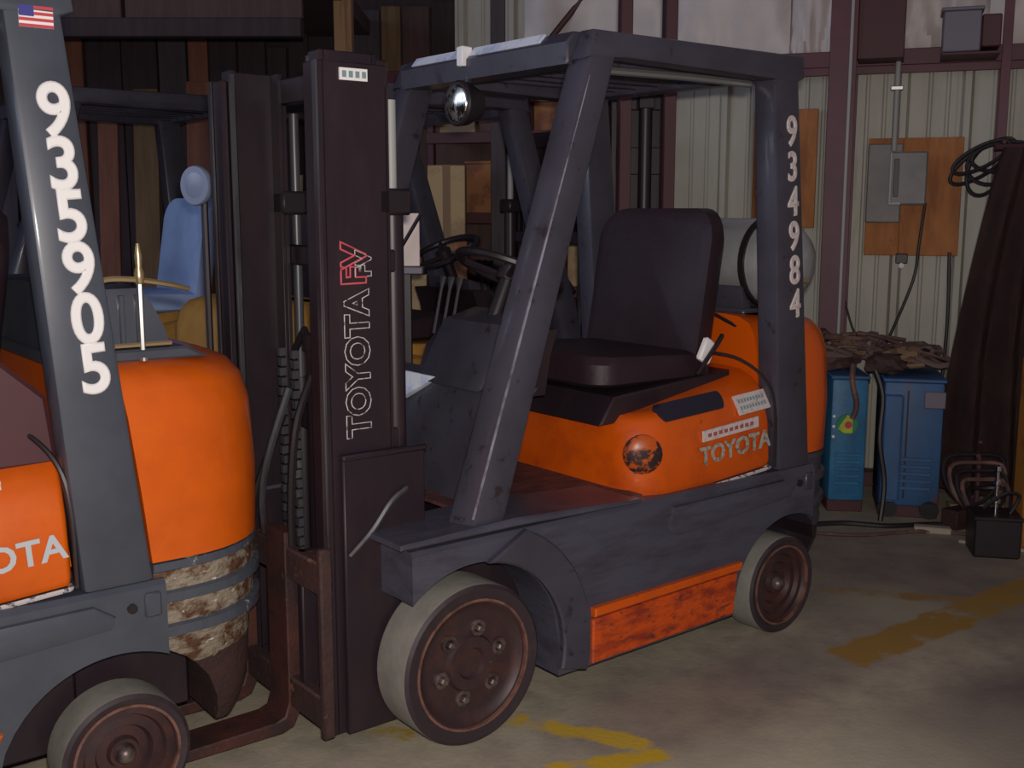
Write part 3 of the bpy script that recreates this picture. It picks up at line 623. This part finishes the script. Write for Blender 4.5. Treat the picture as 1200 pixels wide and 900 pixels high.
    for y, pts_ in ((.30, [(-.36, .33, .40), (-.38, .32, .62), (-.37, .30, .88), (-.30, .33, 1.02)]), (.5, [(-.36, .50, .45), (-.38, .49, .7), (-.30, .47, .97)]), (.56, [(-.36, .60, .40), (-.365, .59, .62), (-.28, .55, .88)])):
        bm = NB(); tube(bm, smoothpath(pts_), .011, 7); obj('hydraulic_hose', bm, 'mast_edge' if y == .5 else 'rubber', ms)
    if detail:
        bm = NB(); box(bm, -.31, -.055, .155, .172, .06, .822, .004); box(bm, -.312, -.05, .150, .176, .815, .832, .004); obj('mast_side_plate', bm, 'black', ms)
        bm = NB(); tube(bm, smoothpath([(-.30, .148, .56), (-.23, .146, .62), (-.17, .146, .69), (-.12, .146, .72)]), .008, 6); obj('weld_bead', bm, 'mast_edge', ms)
        if near and not worn:
            text('mast_lettering', 'TOYOTA', .098, 'outline', ms, (-.245, .172, 1.065), (PI / 2, -PI / 2, 0), outline=.0017, sx=.95)
            text('mast_lettering', 'FV', .098, 'pinkred', ms, (-.252, .172, 1.325), (PI / 2, -PI / 2, 0), outline=.003)
            text('mast_lettering', 'FV', .06, 'outline', ms, (-.225, .1715, 1.325), (PI / 2, -PI / 2, 0), outline=.0014)
            bm = NB(); box(bm, -.285, -.205, .1695, .174, 1.785, 1.815, 0); lb = obj('mast_sticker', bm, 'white', ms, smooth=False, label='white sticker with dark print at the top of the mast')
            bm = NB()
            for q in range(4): box(bm, -.278 + q * .019, -.266 + q * .019, .1688, .1696, 1.792, 1.808, 0)
            obj('sticker_print', bm, 'tealtext', lb, smooth=False)
    # carriage and forks
    cr = empty('carriage', (0, 0, 0), parent=T)
    for z in (.10, .47):
        bm = NB(); box(bm, -.395, -.36, .13, .87, z, z + .09, .006); obj('carriage_bar', bm, 'rust', cr)
    for y in (.26, .70):
        bm = NB(); box(bm, -.385, -.30, y, y + .03, .10, .56, .004); obj('carriage_plate', bm, 'black', cr)
    bm = NB(); box(bm, -.40, -.365, .125, .15, .08, .60, .005); obj('carriage_plate', bm, 'rust', cr)
    for y in ((.328, .60) if forks else ()):
        bm = NB(); prism(bm, [(-.398, .60), (-.398, .115), (-.412, .075), (-.44, .065), (-1.45, .050), (-1.45, .040), (-.42, .028), (-.385, .04), (-.36, .09), (-.36, .60)][::-1], y, y + .12, bev=.004); obj('fork', bm, 'fork', T)
    # wheels
    for y, sd in ((0, -1), (1, 1)):
        wheel('front_wheel', T, (0, y, .2285), .2285, .152, sd, True)
        rw = (1.365, .158) if worn else (1.33, .172); wheel('rear_wheel', T, (rw[0], y + .005 * -sd, rw[1]), rw[1], .125, sd, False)
    if worn or hoodtext == 'hoodtext':
        if not worn:
            rot = math.radians(-9)
            for nm, (s0, z0), (w_, h_), cm, ln in (('hood_sticker', (1.065, .755), (.27, .036), 'offwhite', ['redtext']), ('hood_sticker', (1.19, .828), (.155, .068), 'offwhite', ['tealtext', 'tealtext'])):
                bm = NB(); box(bm, -w_ / 2, w_ / 2, -.003, .003, -h_ / 2, h_ / 2, 0); y_ = .034 if h_ < .05 else .056
                if h_ > .05: bmesh.ops.rotate(bm, verts=bm.verts, matrix=Matrix.Rotation(math.radians(-28), 3, 'X'))
                o = obj(nm, bm, 'white' if False else cm, hood, loc=(s0, y_, z0), smooth=False, label='small white sticker with printed lines'); o.rotation_euler = (0, math.radians(-4), 0)
                for q, tm in enumerate(ln):
                    bm = NB(); zz = 0 if len(ln) == 1 else (.012 - .024 * q)
                    for e in range(9): box(bm, -w_ * .42 + e * w_ * .095, -w_ * .42 + e * w_ * .095 + w_ * .06, -.0045, -.003, zz - .006, zz + .006, 0)
                    if h_ > .05: bmesh.ops.rotate(bm, verts=bm.verts, matrix=Matrix.Rotation(math.radians(-28), 3, 'X'))
                    obj('sticker_print', bm, tm, o, smooth=False)
        else:
            bm = NB(); box(bm, 1.0, 1.13, .036, .043, .852, .872, 0); obj('hood_sticker', bm, 'offwhite', hood, smooth=False)
    return T
M['edge_highlight'] = mat('painted_edge_highlight', (.42, .42, .5), .3, .4, c2=(.12, .1, .14), scale=7, lo=.4, hi=.6)  # pale tone painted as the pillar highlight, broken up by darker noise
M['grey_scuffed'] = mat('charcoal_scuffed_white', (.075, .085, .11), .4, c2=(.55, .52, .48), scale=16, lo=.60, hi=.66, bump=.4, bscale=30)
M['navyslot'] = mat('slot_dark', (.02, .018, .035), .5)
M['darkscuff'] = mat('dark_scuff', (.035, .02, .02), .35, c2=(.52, .09, .01), scale=16, lo=.44, hi=.50)
forklift(P0, TH, 'orange and charcoal forklift in the middle, number 934984 on its rear pillar', number='934984', body='orange_main', grey='grey_main', lower='grey_worn', tank='silver', hoodtext='hoodtext', cwlow='grey_main')
forklift(P0 - AX * 2.25 + WX * .2, TH, 'orange forklift cut by the left edge, number 935905, scraped rusty rear bumper', number='935905', body='orange', grey='grey', lower='grey', tank='grey', worn=True, hoodtext='silvertext', cwlow='grey')
forklift(P0 + AX * 1.75 + WX * 2.45, TH + PI, 'dim yellow forklift facing away behind the middle forklift', body='yellow', grey='grey_main', lower='black', forks=False, scale=1.0, detail=False, cwlow='yellow')
forklift(P0 - AX * .52 + WX * 3.1, TH, 'dim yellow forklift with a blue seat behind the left forklift', body='yellow_side', grey='grey_main', lower='black', seat='bluevinyl', scale=1.04, forks=False, detail=False, cwlow='yellow_side')
# ------------------------------------------------------------ things on the back wall (x, y, z in the wall's own frame)
WM = Matrix.Translation((2.4, 5.75, 0)) @ Matrix.Rotation(math.radians(-19), 4, 'Z')
def wthing(name, x, z, label, cat, group=None, y=0):
    p = WM @ Vector((x, y, z)); o = empty(name, p, math.radians(-19)); tag(o, label, cat, group); return o
t = wthing('plywood_board', -.33, 1.53, 'orange plywood backing board on the wall at the right, behind the switch box', 'board')
bm = NB(); box(bm, -.06, .23, -.055, -.03, -.30, .30, .003); obj('board_sheet', bm, 'ply', t); obj('board_sheet', B_(-.23, -.06, -.055, -.03, -.30, -.05, .003), 'ply', t); obj('board_sheet', B_(-.23, -.06, -.055, -.03, .26, .30, .003), 'ply', t)
bm = NB()
for q in ((.12, .02), (-.1, -.22)): lathe(bm, [(.006, -.06), (.006, -.04)], c=(q[0], 0, q[1]), n=8)
obj('screw', bm, 'rubber', t)
t = wthing('breaker_panel', -.42, 1.60, 'flat grey metal panel on the wall left of the switch box', 'electrical panel'); obj('panel_body', B_(-.14, .03, -.11, -.056, -.20, .20, .006), 'boxgrey', t)
t = wthing('switch_box', -.36, 1.63, 'grey disconnect switch box with a dark front slot at the foot of the conduit', 'electrical box')
obj('box_body', B_(-.085, .09, -.19, -.112, -.14, .125, .008), 'boxgrey', t); obj('switch_slot', B_(-.07, -.045, -.198, -.188, -.10, .09, .002), 'rubber', t)
bm = NB(); box(bm, -.09, -.078, -.195, -.185, -.13, .12, .002); box(bm, -.09, -.03, -.195, -.185, -.14, -.125, .002); obj('bright_edge', bm, 'conduit', t, label='pale metal rim')
t = wthing('conduit_pipe', -.435, 1.76, 'pale vertical conduit running up the wall above the switch box', 'pipe'); bm = NB(); tube(bm, [(0, -.15, 0), (0, -.15, .5), (.0, -.15, 2.4)], .014, 10); obj('pipe', bm, 'conduit', t)
for z in (.3, 1.0): obj('pipe_strap', B_(-.03, .03, -.17, -.12, z, z + .02, .003), 'steel', t)
t = wthing('transformer_box', -.14, 2.28, 'grey box standing on the red girt near the top right corner', 'electrical box'); obj('box_body', B_(-.10, .07, -.36, -.17, -.07, .12, .006), 'xfgrey', t); obj('box_shelf', B_(-.10, .16, -.36, -.03, -.085, -.072, .002), 'primerdark', t); obj('box_lid', B_(-.11, .08, -.37, -.165, .118, .135, .004), 'xfgrey', t)
obj('side_housing', B_(.072, .16, -.34, -.17, -.05, .10, .006), 'primerdark', t)
t = wthing('plywood_board', -.985, 1.68, 'orange plywood board seen on both sides of the middle forklift rear pillar', 'board'); obj('board_sheet', B_(-.165, .165, -.055, -.03, -.31, .31, .003), 'ply', t)
t = wthing('junction_box', -1.09, 1.65, 'small grey junction box left of the numbered pillar of the middle forklift', 'electrical box'); obj('box_body', B_(-.02, .05, -.12, -.056, -.12, .12, .005), 'boxgrey', t)
for z in (-.1, .0, .09): obj('cable_gland', B_(-.035, -.018, -.10, -.08, z, z + .02, .003), 'steel', t)
t = wthing('socket', -.36, 1.19, 'small outlet with a white knob under the plywood board', 'socket'); obj('socket_body', B_(-.04, .02, -.10, -.03, .0, .05, .004), 'rubber', t); bm = NB(); lathe(bm, [(.003, -.125), (.014, -.12), (.014, -.10)], c=(-.01, 0, -.01), n=14); obj('knob', bm, 'white', t)
def cable(name, pts, r, m, label, cat='cable', group=None):
    bm = NB(); tube(bm, smoothpath(pts), r, 7); o = obj(name, bm, m); tag(o, label, cat, group); return o
w = lambda x, z, y=-.07: WM @ Vector((x, y, z))
cable('hanging_cable', [w(-.27, 1.5), w(-.29, 1.28, -.1), w(-.31, 1.10, -.12), w(-.42, .78, -.1), w(-.47, .66, -.08)], .008, 'cable', 'thin black cable hanging in a curve below the switch box')
cable('hanging_cable', [w(-.14, 1.25), w(-.13, .9), w(-.14, .55)], .009, 'cable', 'thin straight cable hanging right of the curved one')
cable('hanging_cable', [w(-.66, 1.05, -.08), w(-.60, .85), w(-.52, .68), w(-.5, .55)], .006, 'cable', 'thin cable slanting down beside the red column')
t = wthing('cable_coil', .03, 1.72, 'black cable coil looped over a hook above the brown canvas', 'cable coil')
for k, (rx_, rz_, dx, dz, tilt) in enumerate(((.17, .06, -.05, -.02, .62), (.12, .10, .0, -.03, .3), (.08, .13, -.03, -.06, -.35), (.15, .07, .05, .0, .1), (.14, .05, -.06, -.0, .5))):
    bm = NB(); ring = []
    for q in range(24):
        a = 2 * PI * q / 24; u, v = rx_ * math.cos(a), rz_ * math.sin(a)
        ring.append((dx + u * math.cos(tilt) - v * math.sin(tilt), -.2 - .012 * k, dz + u * math.sin(tilt) + v * math.cos(tilt)))
    tube(bm, ring, .010, 7, closed=True); obj('cable_loop', bm, 'cable', t)
obj('hook', B_(.03, .05, -.27, -.03, .06, .08, .003), 'primerdark', t)
# brown canvas hanging in folds
bm = NB(); nx, nz = 44, 24; G = []
for j in range(nz + 1):
    v = j / nz; z = 1.74 - 1.60 * v; row = []
    xl = 2.24 - (.06 + .17 * v ** .8) ; xr = 2.64
    for i in range(nx + 1):
        u = i / nx; x = xl + (xr - xl) * u
        y = 5.02 + .22 * (1 - u) * v - .1 * u + (.018 + .03 * v) * math.sin(u * 30 + 1.5 * math.sin(v * 4)) - .12 * v * math.sin(PI * u)
        row.append(bm.verts.new((x, y, z)))
    G.append(row)
for j in range(nz):
    for i in range(nx): bm.faces.new((G[j][i], G[j][i + 1], G[j + 1][i + 1], G[j + 1][i]))
bmesh.ops.solidify(bm, geom=bm.faces[:], thickness=.006)
tag(obj('canvas_curtain', bm, 'tarp'), 'dark brown canvas curtain hanging in folds at the right, below the cable coil', 'curtain')
t = empty('curtain_stand', (2.40, 5.14, 0)); tag(t, 'dark steel stand carrying the brown canvas curtain', 'stand')
bm = NB(); tube(bm, [(-.22, -.03, 1.745), (.24, -.06, 1.745)], .014, 8); obj('rail', bm, 'primerdark', t)
bm = NB(); tube(bm, [(.22, .12, 0), (.22, -.05, 1.745)], .016, 8); obj('post', bm, 'primerdark', t)
bm = NB(); tube(bm, [(-.12, .22, .0), (-.02, .20, .9), (-.05, -.03, 1.745)], .014, 8); obj('post', bm, 'primerdark', t)
t = empty('hose_loops', (2.10, 4.93, .0)); tag(t, 'dark hose loops heaped against the foot of the brown canvas', 'hose')
for k in range(5):
    bm = NB(); ring = []; rx_ = .14 - .012 * k; rz_ = .12 - .01 * k
    for q in range(22):
        a = 2 * PI * q / 22; ring.append((rx_ * math.cos(a) + .012 * k, .02 * k * math.sin(a) - .02 * k, .28 - .03 * k + rz_ * math.sin(a) + .03 * math.cos(2 * a)))
    tube(bm, ring, .010, 6, closed=True); obj('hose_loop', bm, 'hosebrown' if k % 2 else 'cable', t)
bm = NB(); tube(bm, [(.05, .06, 0), (.05, .06, .42)], .012, 6); tube(bm, [(.05, .06, .40), (-.02, -.09, .38)], .01, 6); obj('hose_peg', bm, 'primerdark', t)
# blue machines
def machine(x, y, wd, dp, h, rz, label, m, side):
    t = empty('welding_machine', (x, y, 0), rz); tag(t, label, 'machine')
    obj('cabinet', B_(0, wd, 0, dp, .06, h, .012, seg=2), m, t)
    obj('base_rail', B_(.0, wd, .02, dp - .02, 0, .06, .004), 'primerdark', t)
    obj('lid', B_(-.008, wd + .008, -.008, dp + .008, h, h + .018, .005), 'bluebox', t)
    for q in range(5): obj('louvre', B_(wd * .15, wd * .85, -.006, .004, .14 + q * .035, .158 + q * .035, .002), m, t)
    return t
t = machine(1.545, 5.28, .17, .42, .66, math.radians(-6), 'light blue machine with a yellow-green decal beside the middle forklift tail', 'lightblue', 0)
bm = NB(); lathe(bm, [(.001, -.012), (.05, -.012), (.05, -.002)], c=(.075, 0, .44), n=24); de = obj('decal', bm, 'green', t, label='round yellow-green decal')
bm = NB(); prism(bm, [(.03, .42), (.075, .49), (.10, .47), (.10, .40), (.06, .40)], -.015, -.012); obj('decal_mark', bm, 'yg', t); bm = NB(); lathe(bm, [(.001, -.0165), (.018, -.0165), (.018, -.015)], c=(.08, 0, .44), n=16); obj('decal_mark', bm, 'red', t)
for q in range(3): bm = NB(); lathe(bm, [(.003, -.014), (.007, -.012), (.007, .0)], c=(.012, 0, .38 + q * .05), n=10); obj('stud', bm, 'white', t)
t = machine(1.77, 5.20, .27, .44, .66, math.radians(-14), 'larger dark blue cabinet right of the light blue machine, rags on top', 'bluebox', 0)
obj('corner_bracket', B_(.18, .275, -.012, .0, .54, .62, .004), 'xfgrey', t); obj('door_gap', B_(.105, .112, -.004, .006, .10, .62, .001), 'rubber', t)
bm = NB(); box(bm, .0, .09, -.01, .0, .08, .60, .01); obj('door', bm, 'bluebox', t)
for q in range(2): bm = NB(); lathe(bm, [(.045, .0), (.045, .02)], c=(.04 + .19 * q, .0, .045), axis='y', n=16); obj('caster', bm, 'rubber', t)
# heap on top of the machines
random.seed(11)
hp = empty('rag_heap', (1.78, 5.42, .68)); tag(hp, 'heap of dusty rags and hoses on top of the blue machines', 'rags')
for k in range(7):
    bm = NB(); bmesh.ops.create_icosphere(bm, subdivisions=3, radius=1); ph = random.random() * 9
    cx, cy, cz = random.uniform(-.22, .26), random.uniform(-.12, .14), .04 + .05 * random.random(); sx, sy, sz = random.uniform(.08, .15), random.uniform(.08, .12), random.uniform(.035, .07)
    if k < 3: cx -= .1; cz += .07
    for v in bm.verts:
        p = v.co; d = 1 + .22 * math.sin(7 * p.x + ph + 4 * p.z) * math.sin(6 * p.y + ph) + .1 * math.sin(17 * p.x + 13 * p.y + ph)
        v.co = Vector((cx + p.x * d * sx, cy + p.y * d * sy, max(.0, cz + p.z * d * sz)))
    obj('rag', bm, ('ragtan', 'rag', 'hosebrown', 'tarp')[k % 4], hp)
for k in range(14):
    a = random.uniform(-.3, .28); b = random.uniform(-.16, .1)
    pts_ = [(a + random.uniform(-.14, .14) + .03 * q, b + random.uniform(-.06, .06), .03 + .09 * random.random() + (.06 if a < 0 else 0)) for q in range(5)]
    bm = NB(); tube(bm, smoothpath(pts_, 4), random.uniform(.008, .014), 6); obj('hose_piece', bm, random.choice(('hosebrown', 'rag', 'cable', 'ragtan')), hp)
cable('hanging_hose', [(1.62, 5.22, .74), (1.615, 5.20, .66), (1.64, 5.20, .55), (1.625, 5.21, .48)], .014, 'hosebrown', 'brown hose end drooping over the light blue machine', 'hose')
cable('hanging_hose', [(1.71, 5.16, .72), (1.74, 5.13, .6), (1.725, 5.10, .4), (1.75, 5.08, .2), (1.73, 5.05, .02)], .012, 'cable', 'dark hose hanging between the two blue machines', 'hose')
cable('floor_cable', [(1.30, 5.0, .012), (1.55, 5.05, .012), (1.75, 5.0, .012), (1.98, 5.03, .012), (2.2, 4.98, .012)], .012, 'cable', 'black cable lying on the floor in front of the blue machines')
cable('floor_cable', [(1.35, 4.9, .010), (1.58, 4.86, .010), (1.86, 4.92, .010), (2.05, 4.88, .01), (2.25, 4.8, .01)], .009, 'hosebrown', 'thin brown cable on the floor nearest the forklift tail')
# debris by the wall
for k, (x, y, lx, ly, h, rz, m, lab) in enumerate(((1.93, 4.93, .16, .05, .03, -.3, 'scrap', 'pale scrap board on the floor in front of the dark blue cabinet'), (2.22, 5.10, .24, .06, .05, .25, 'dcrate', 'dark offcut lying below the brown canvas'),
        (2.08, 5.02, .12, .09, .09, .5, 'rust', 'rusty block beside the pale scrap board'), (2.12, 4.70, .3, .03, .015, -.55, 'scrap', 'thin pale strip on the floor near the black battery box'), (2.36, 4.86, .16, .1, .06, .2, 'tarp', 'brown bundle under the canvas by the yellow post'), (2.30, 5.3, .3, .08, .04, -.1, 'paint', 'tan plank on the floor against the wall'))):
    o = obj('scrap_piece', B_(-lx / 2, lx / 2, -ly / 2, ly / 2, 0, h, .004), m, loc=(x, y, 0)); o.rotation_euler = (0, 0, rz); tag(o, lab, 'scrap')
# black battery box with a chrome spindle
t = empty('battery_box', (2.075, 4.62, 0), math.radians(-12)); tag(t, 'black box with a chrome spindle on top in front of the brown canvas', 'box')
obj('box_body', B_(-.095, .095, -.08, .1, .0, .17, .008), 'rubber', t); obj('box_rim', B_(-.10, .10, -.085, .105, .165, .18, .004), 'black', t)
bm = NB(); lathe(bm, [(.010, .18), (.010, .22), (.018, .225), (.018, .24), (.009, .25), (.009, .30), (.016, .305), (.016, .32), (.008, .33), (.008, .36), (.014, .365), (.012, .385), (.003, .39)], axis='z', n=16); obj('spindle', bm, 'chrome', t)
bm = NB(); tube(bm, smoothpath([(.06, 0, .18), (.09, -.01, .26), (.03, -.02, .27), (-.05, -.01, .2)]), .008, 6); obj('handle', bm, 'rubber', t)
# yellow guard post at the right edge
t = empty('guard_post', (2.275, 4.73, 0)); tag(t, 'yellow guard post at the right edge of the photograph', 'post')
obj('post_body', B_(-.055, .055, -.055, .055, .0, .84, .008), 'ypost', t); obj('base_plate', B_(-.09, .09, -.09, .09, 0, .012, .003), 'ypost', t)
t = empty('tap_fitting', (2.27, 4.73, .842)); tag(t, 'dark fitting with bright ends standing on the yellow post', 'fitting')
obj('body', B_(-.04, .04, -.04, .04, .0, .36, .01), 'rubber', t); obj('spout', B_(-.075, -.035, -.02, .02, .28, .30, .004), 'steel', t); obj('spout', B_(-.06, -.035, -.02, .02, .03, .055, .004), 'pinkred', t)
# ------------------------------------------------------------ background store, left and centre
def wx(o, label, cat, group=None): return tag(o, label, cat, group)
t = wthing('wall_shelf', -2.3, 0, 'dark wall shelf with crates behind the steering wheel of the middle forklift', 'shelf')
for z in (1.02, 1.42, 1.86):
    obj('shelf_board', B_(-.62, .50, -.36, -.08, z, z + .025, .002), M['planks'][0], t, smooth=False); obj('shelf_lip', B_(-.62, .50, -.375, -.36, z - .03, z + .03, .003), 'primerdark', t)
for x in (-.62, -.06, .46): obj('upright', B_(x, x + .04, -.36, -.32, 0, 2.2, .004), 'primerdark', t)
random.seed(7); k = 0
for si, z in enumerate((1.046, 1.446, 1.886)):
    x = -.57; n_ = 0
    while x < .44:
        w_ = random.uniform(.13, .22); h_ = random.uniform(.15, .30 if si < 2 else .24); mi, cn = (('cardo', 'orange-brown'), ('dcrate', 'dark brown'), ('cardo', 'orange-brown'), ('card', 'tan'), ('dcrate', 'dark brown'))[k % 5]
        if x < -.06 < x + w_ + .03: x = -.01
        if x + w_ > .45: break
        n_ += 1; t2 = wthing('crate', -2.3 + x, z, '%s crate, %s from the left on the %s board of the wall shelf' % (cn, ('first', 'second', 'third', 'fourth', 'fifth', 'sixth', 'seventh')[n_ - 1], ('lowest', 'middle', 'top')[si]), 'crate', 'crates on the wall shelf')
        obj('crate_body', B_(0, w_, -.30, -.10, 0, h_, .005), mi, t2); obj('crate_lid', B_(-.004, w_ + .004, -.306, -.096, h_, h_ + .015, .003), mi, t2)
        x += w_ + .02; k += 1
t = empty('lift_mast', (.585, 4.98, 0), math.radians(4)); tag(t, 'tall dark spare mast standing upright behind the middle forklift seat', 'mast')
for x in (-.12, .075):
    bm = NB(); box(bm, x, x + .05, -.05, -.036, 0, 3.6, .003); box(bm, x, x + .012, -.036, .05, 0, 3.6, .003); box(bm, x, x + .05, .038, .05, 0, 3.6, .003); obj('upright', bm, 'primerdark', t)
for z in (.3, 1.0, 1.62, 1.9): obj('cross_member', B_(-.118, .12, .052, .075, z, z + .12, .004), 'black', t)
obj('mast_cover', B_(-.14, .13, .076, .09, .12, 2.12, .004), 'black', t)
bm = NB(); tube(bm, [(0, .0, .1), (0, .0, 1.9)], .03, 12); obj('lift_cylinder', bm, 'black', t)
obj('cylinder_head', B_(-.035, .035, -.03, .03, 1.9, 1.95, .004), 'rubber', t); obj('base_plate', B_(-.17, .17, -.10, .12, 0, .02, .004), 'black', t)
def stick(name, a, b, r, m, label, cat, n=8):
    bm = NB(); tube(bm, [a, b], r, n); return tag(obj(name, bm, m), label, cat)
o = obj('timber_post', B_(-1.0, -.90, 6.45, 6.55, 0, 4.2, .004), 'tanwood'); tag(o, 'tan timber post rising behind the mast of the middle forklift', 'post')
o = obj('timber_post', B_(-.115, -.035, 6.12, 6.20, 0, 4.2, .004), M['planks'][4]); tag(o, 'grey timber post rising above the lamp of the middle forklift', 'post')
stick('pole', (-1.165, 5.80, 0.0), (-1.085, 5.74, 1.64), .022, 'bamboo', 'pale wooden pole leaning behind the middle forklift mast', 'pole')
# cardboard stack and white sheet seen between mast and pillar
t = empty('pallet', (-.62, 5.98, 0)); tag(t, 'wooden pallet bench under the cardboard boxes', 'pallet')
for q in range(4): obj('deck_board', B_(-.15, .42, -.02 + q * .07, .04 + q * .07, .30, .33, .003), 'tanwood', t)
for x in (-.13, .1, .36): obj('bearer', B_(x, x + .05, -.02, .25, 0, .30, .003), 'tanwood', t)
for (x0, x1, z0, z1, m, lab) in ((-.72, -.46, .33, 1.12, 'card', 'tall tan carton under the leaning white sheet'), (-.72, -.49, 1.122, 1.74, 'card', 'tan carton stacked above the tall tan one'), (-.44, -.24, .33, 1.30, 'cardo', 'orange carton right of the tan cartons'), (-.45, -.25, 1.302, 1.70, 'card', 'pale tan carton stacked on the orange carton')):
    t = empty('carton', (0, 0, 0)); tag(t, lab, 'box'); t.location = ((x0 + x1) / 2, 6.10, z0); w_ = (x1 - x0) / 2
    obj('carton_body', B_(-w_, w_, -.1, .10, 0, z1 - z0, .004), m, t); obj('tape', B_(-.02, .02, -.103, .102, -.0 + .001, z1 - z0 + .002, .0), 'ragtan', t, smooth=False)
o = obj('white_sheet', B_(-.052, .052, -.004, .004, 0, .20, .002), 'paper', loc=(-.405, 4.27, 1.252)); tag(o, 'white sheet in a holder seen between the mast and the far front pillar', 'sheet')
t = empty('sheet_holder', (-.405, 4.30, 0)); tag(t, 'dark stand carrying the white sheet', 'stand'); obj('holder_shelf', B_(-.065, .065, -.06, .03, 1.222, 1.250, .004), 'xfgrey', t); obj('holder_post', B_(-.015, .015, -.0, .03, 0, 1.222, .003), 'black', t)
bm = NB(); tube(bm, [(-.06, -.05, 1.252), (.06, -.05, 1.45)], .008, 6); obj('holder_brace', bm, 'black', t)
t = empty('fluorescent_tube_carton', (.20, 6.08, 0)); tag(t, 'tall pale tube standing upright left of the near front pillar', 'tube')
bm = NB(); lathe(bm, [(.032, 0), (.032, 1.72)], axis='z', n=18); obj('tube_body', bm, 'scrap', t); bm = NB(); lathe(bm, [(.002, 1.78), (.02, 1.775), (.024, 1.755), (.012, 1.735), (.012, 1.72)], axis='z', n=14); obj('tube_knob', bm, 'white', t)
# work light on an arm, seen left of the mast
t = empty('work_light', (-1.06, 3.78, 0), scale=.75); tag(t, 'round bluish work light on a dark stand left of the middle forklift mast', 'lamp')
bm = NB(); tube(bm, [(.02, .05, 0), (.02, .05, 2.0)], .016, 8); obj('stand_pole', bm, 'black', t)
bm = NB(); lathe(bm, [(.01, -.07), (.05, -.06), (.085, -.02), (.09, 0), (.085, .012)], c=(.0, 0, 2.06), axis='y', n=28)
bmesh.ops.rotate(bm, verts=bm.verts, cent=(0, 0, 2.06), matrix=Matrix.Rotation(math.radians(150), 3, 'Z')); obj('lamp_shell', bm, 'bluelens', t)
bm = NB(); lathe(bm, [(.002, .016), (.05, .014), (.08, .006)], c=(.0, 0, 2.06), axis='y', n=28); bmesh.ops.rotate(bm, verts=bm.verts, cent=(0, 0, 2.06), matrix=Matrix.Rotation(math.radians(150), 3, 'Z')); obj('lamp_lens', bm, 'bluelens', t)
bm = NB(); box(bm, -.14, .14, -.14, .14, 0, .03, .004); obj('stand_base', bm, 'black', t)
# stacked timber leaning on the partition
for k, (x, m, wd, h) in enumerate(((-2.62, 2, .13, 2.05), (-2.38, 3, .16, 2.25), (-2.02, 2, .2, 2.3), (-3.3, 4, .12, 2.1), (-1.55, 1, .2, 2.2), (-1.25, 3, .12, 2.2))):
    o = obj('leaning_board', B_(-wd / 2, wd / 2, 0, .03, 0, h, .003), M['planks'][m], loc=(x, 7.18 + .02 * k, 0), smooth=False); o.rotation_euler = (math.radians(-5), 0, 0)
    tag(o, ('russet board leaning right of the left numbered pillar', 'ochre board leaning beside the russet one', 'wide russet board leaning above the blue seat', 'grey board leaning behind the left forklift cab', 'dark wide board leaning behind the mast', 'narrow ochre board leaning just left of the timber post')[k], 'board')
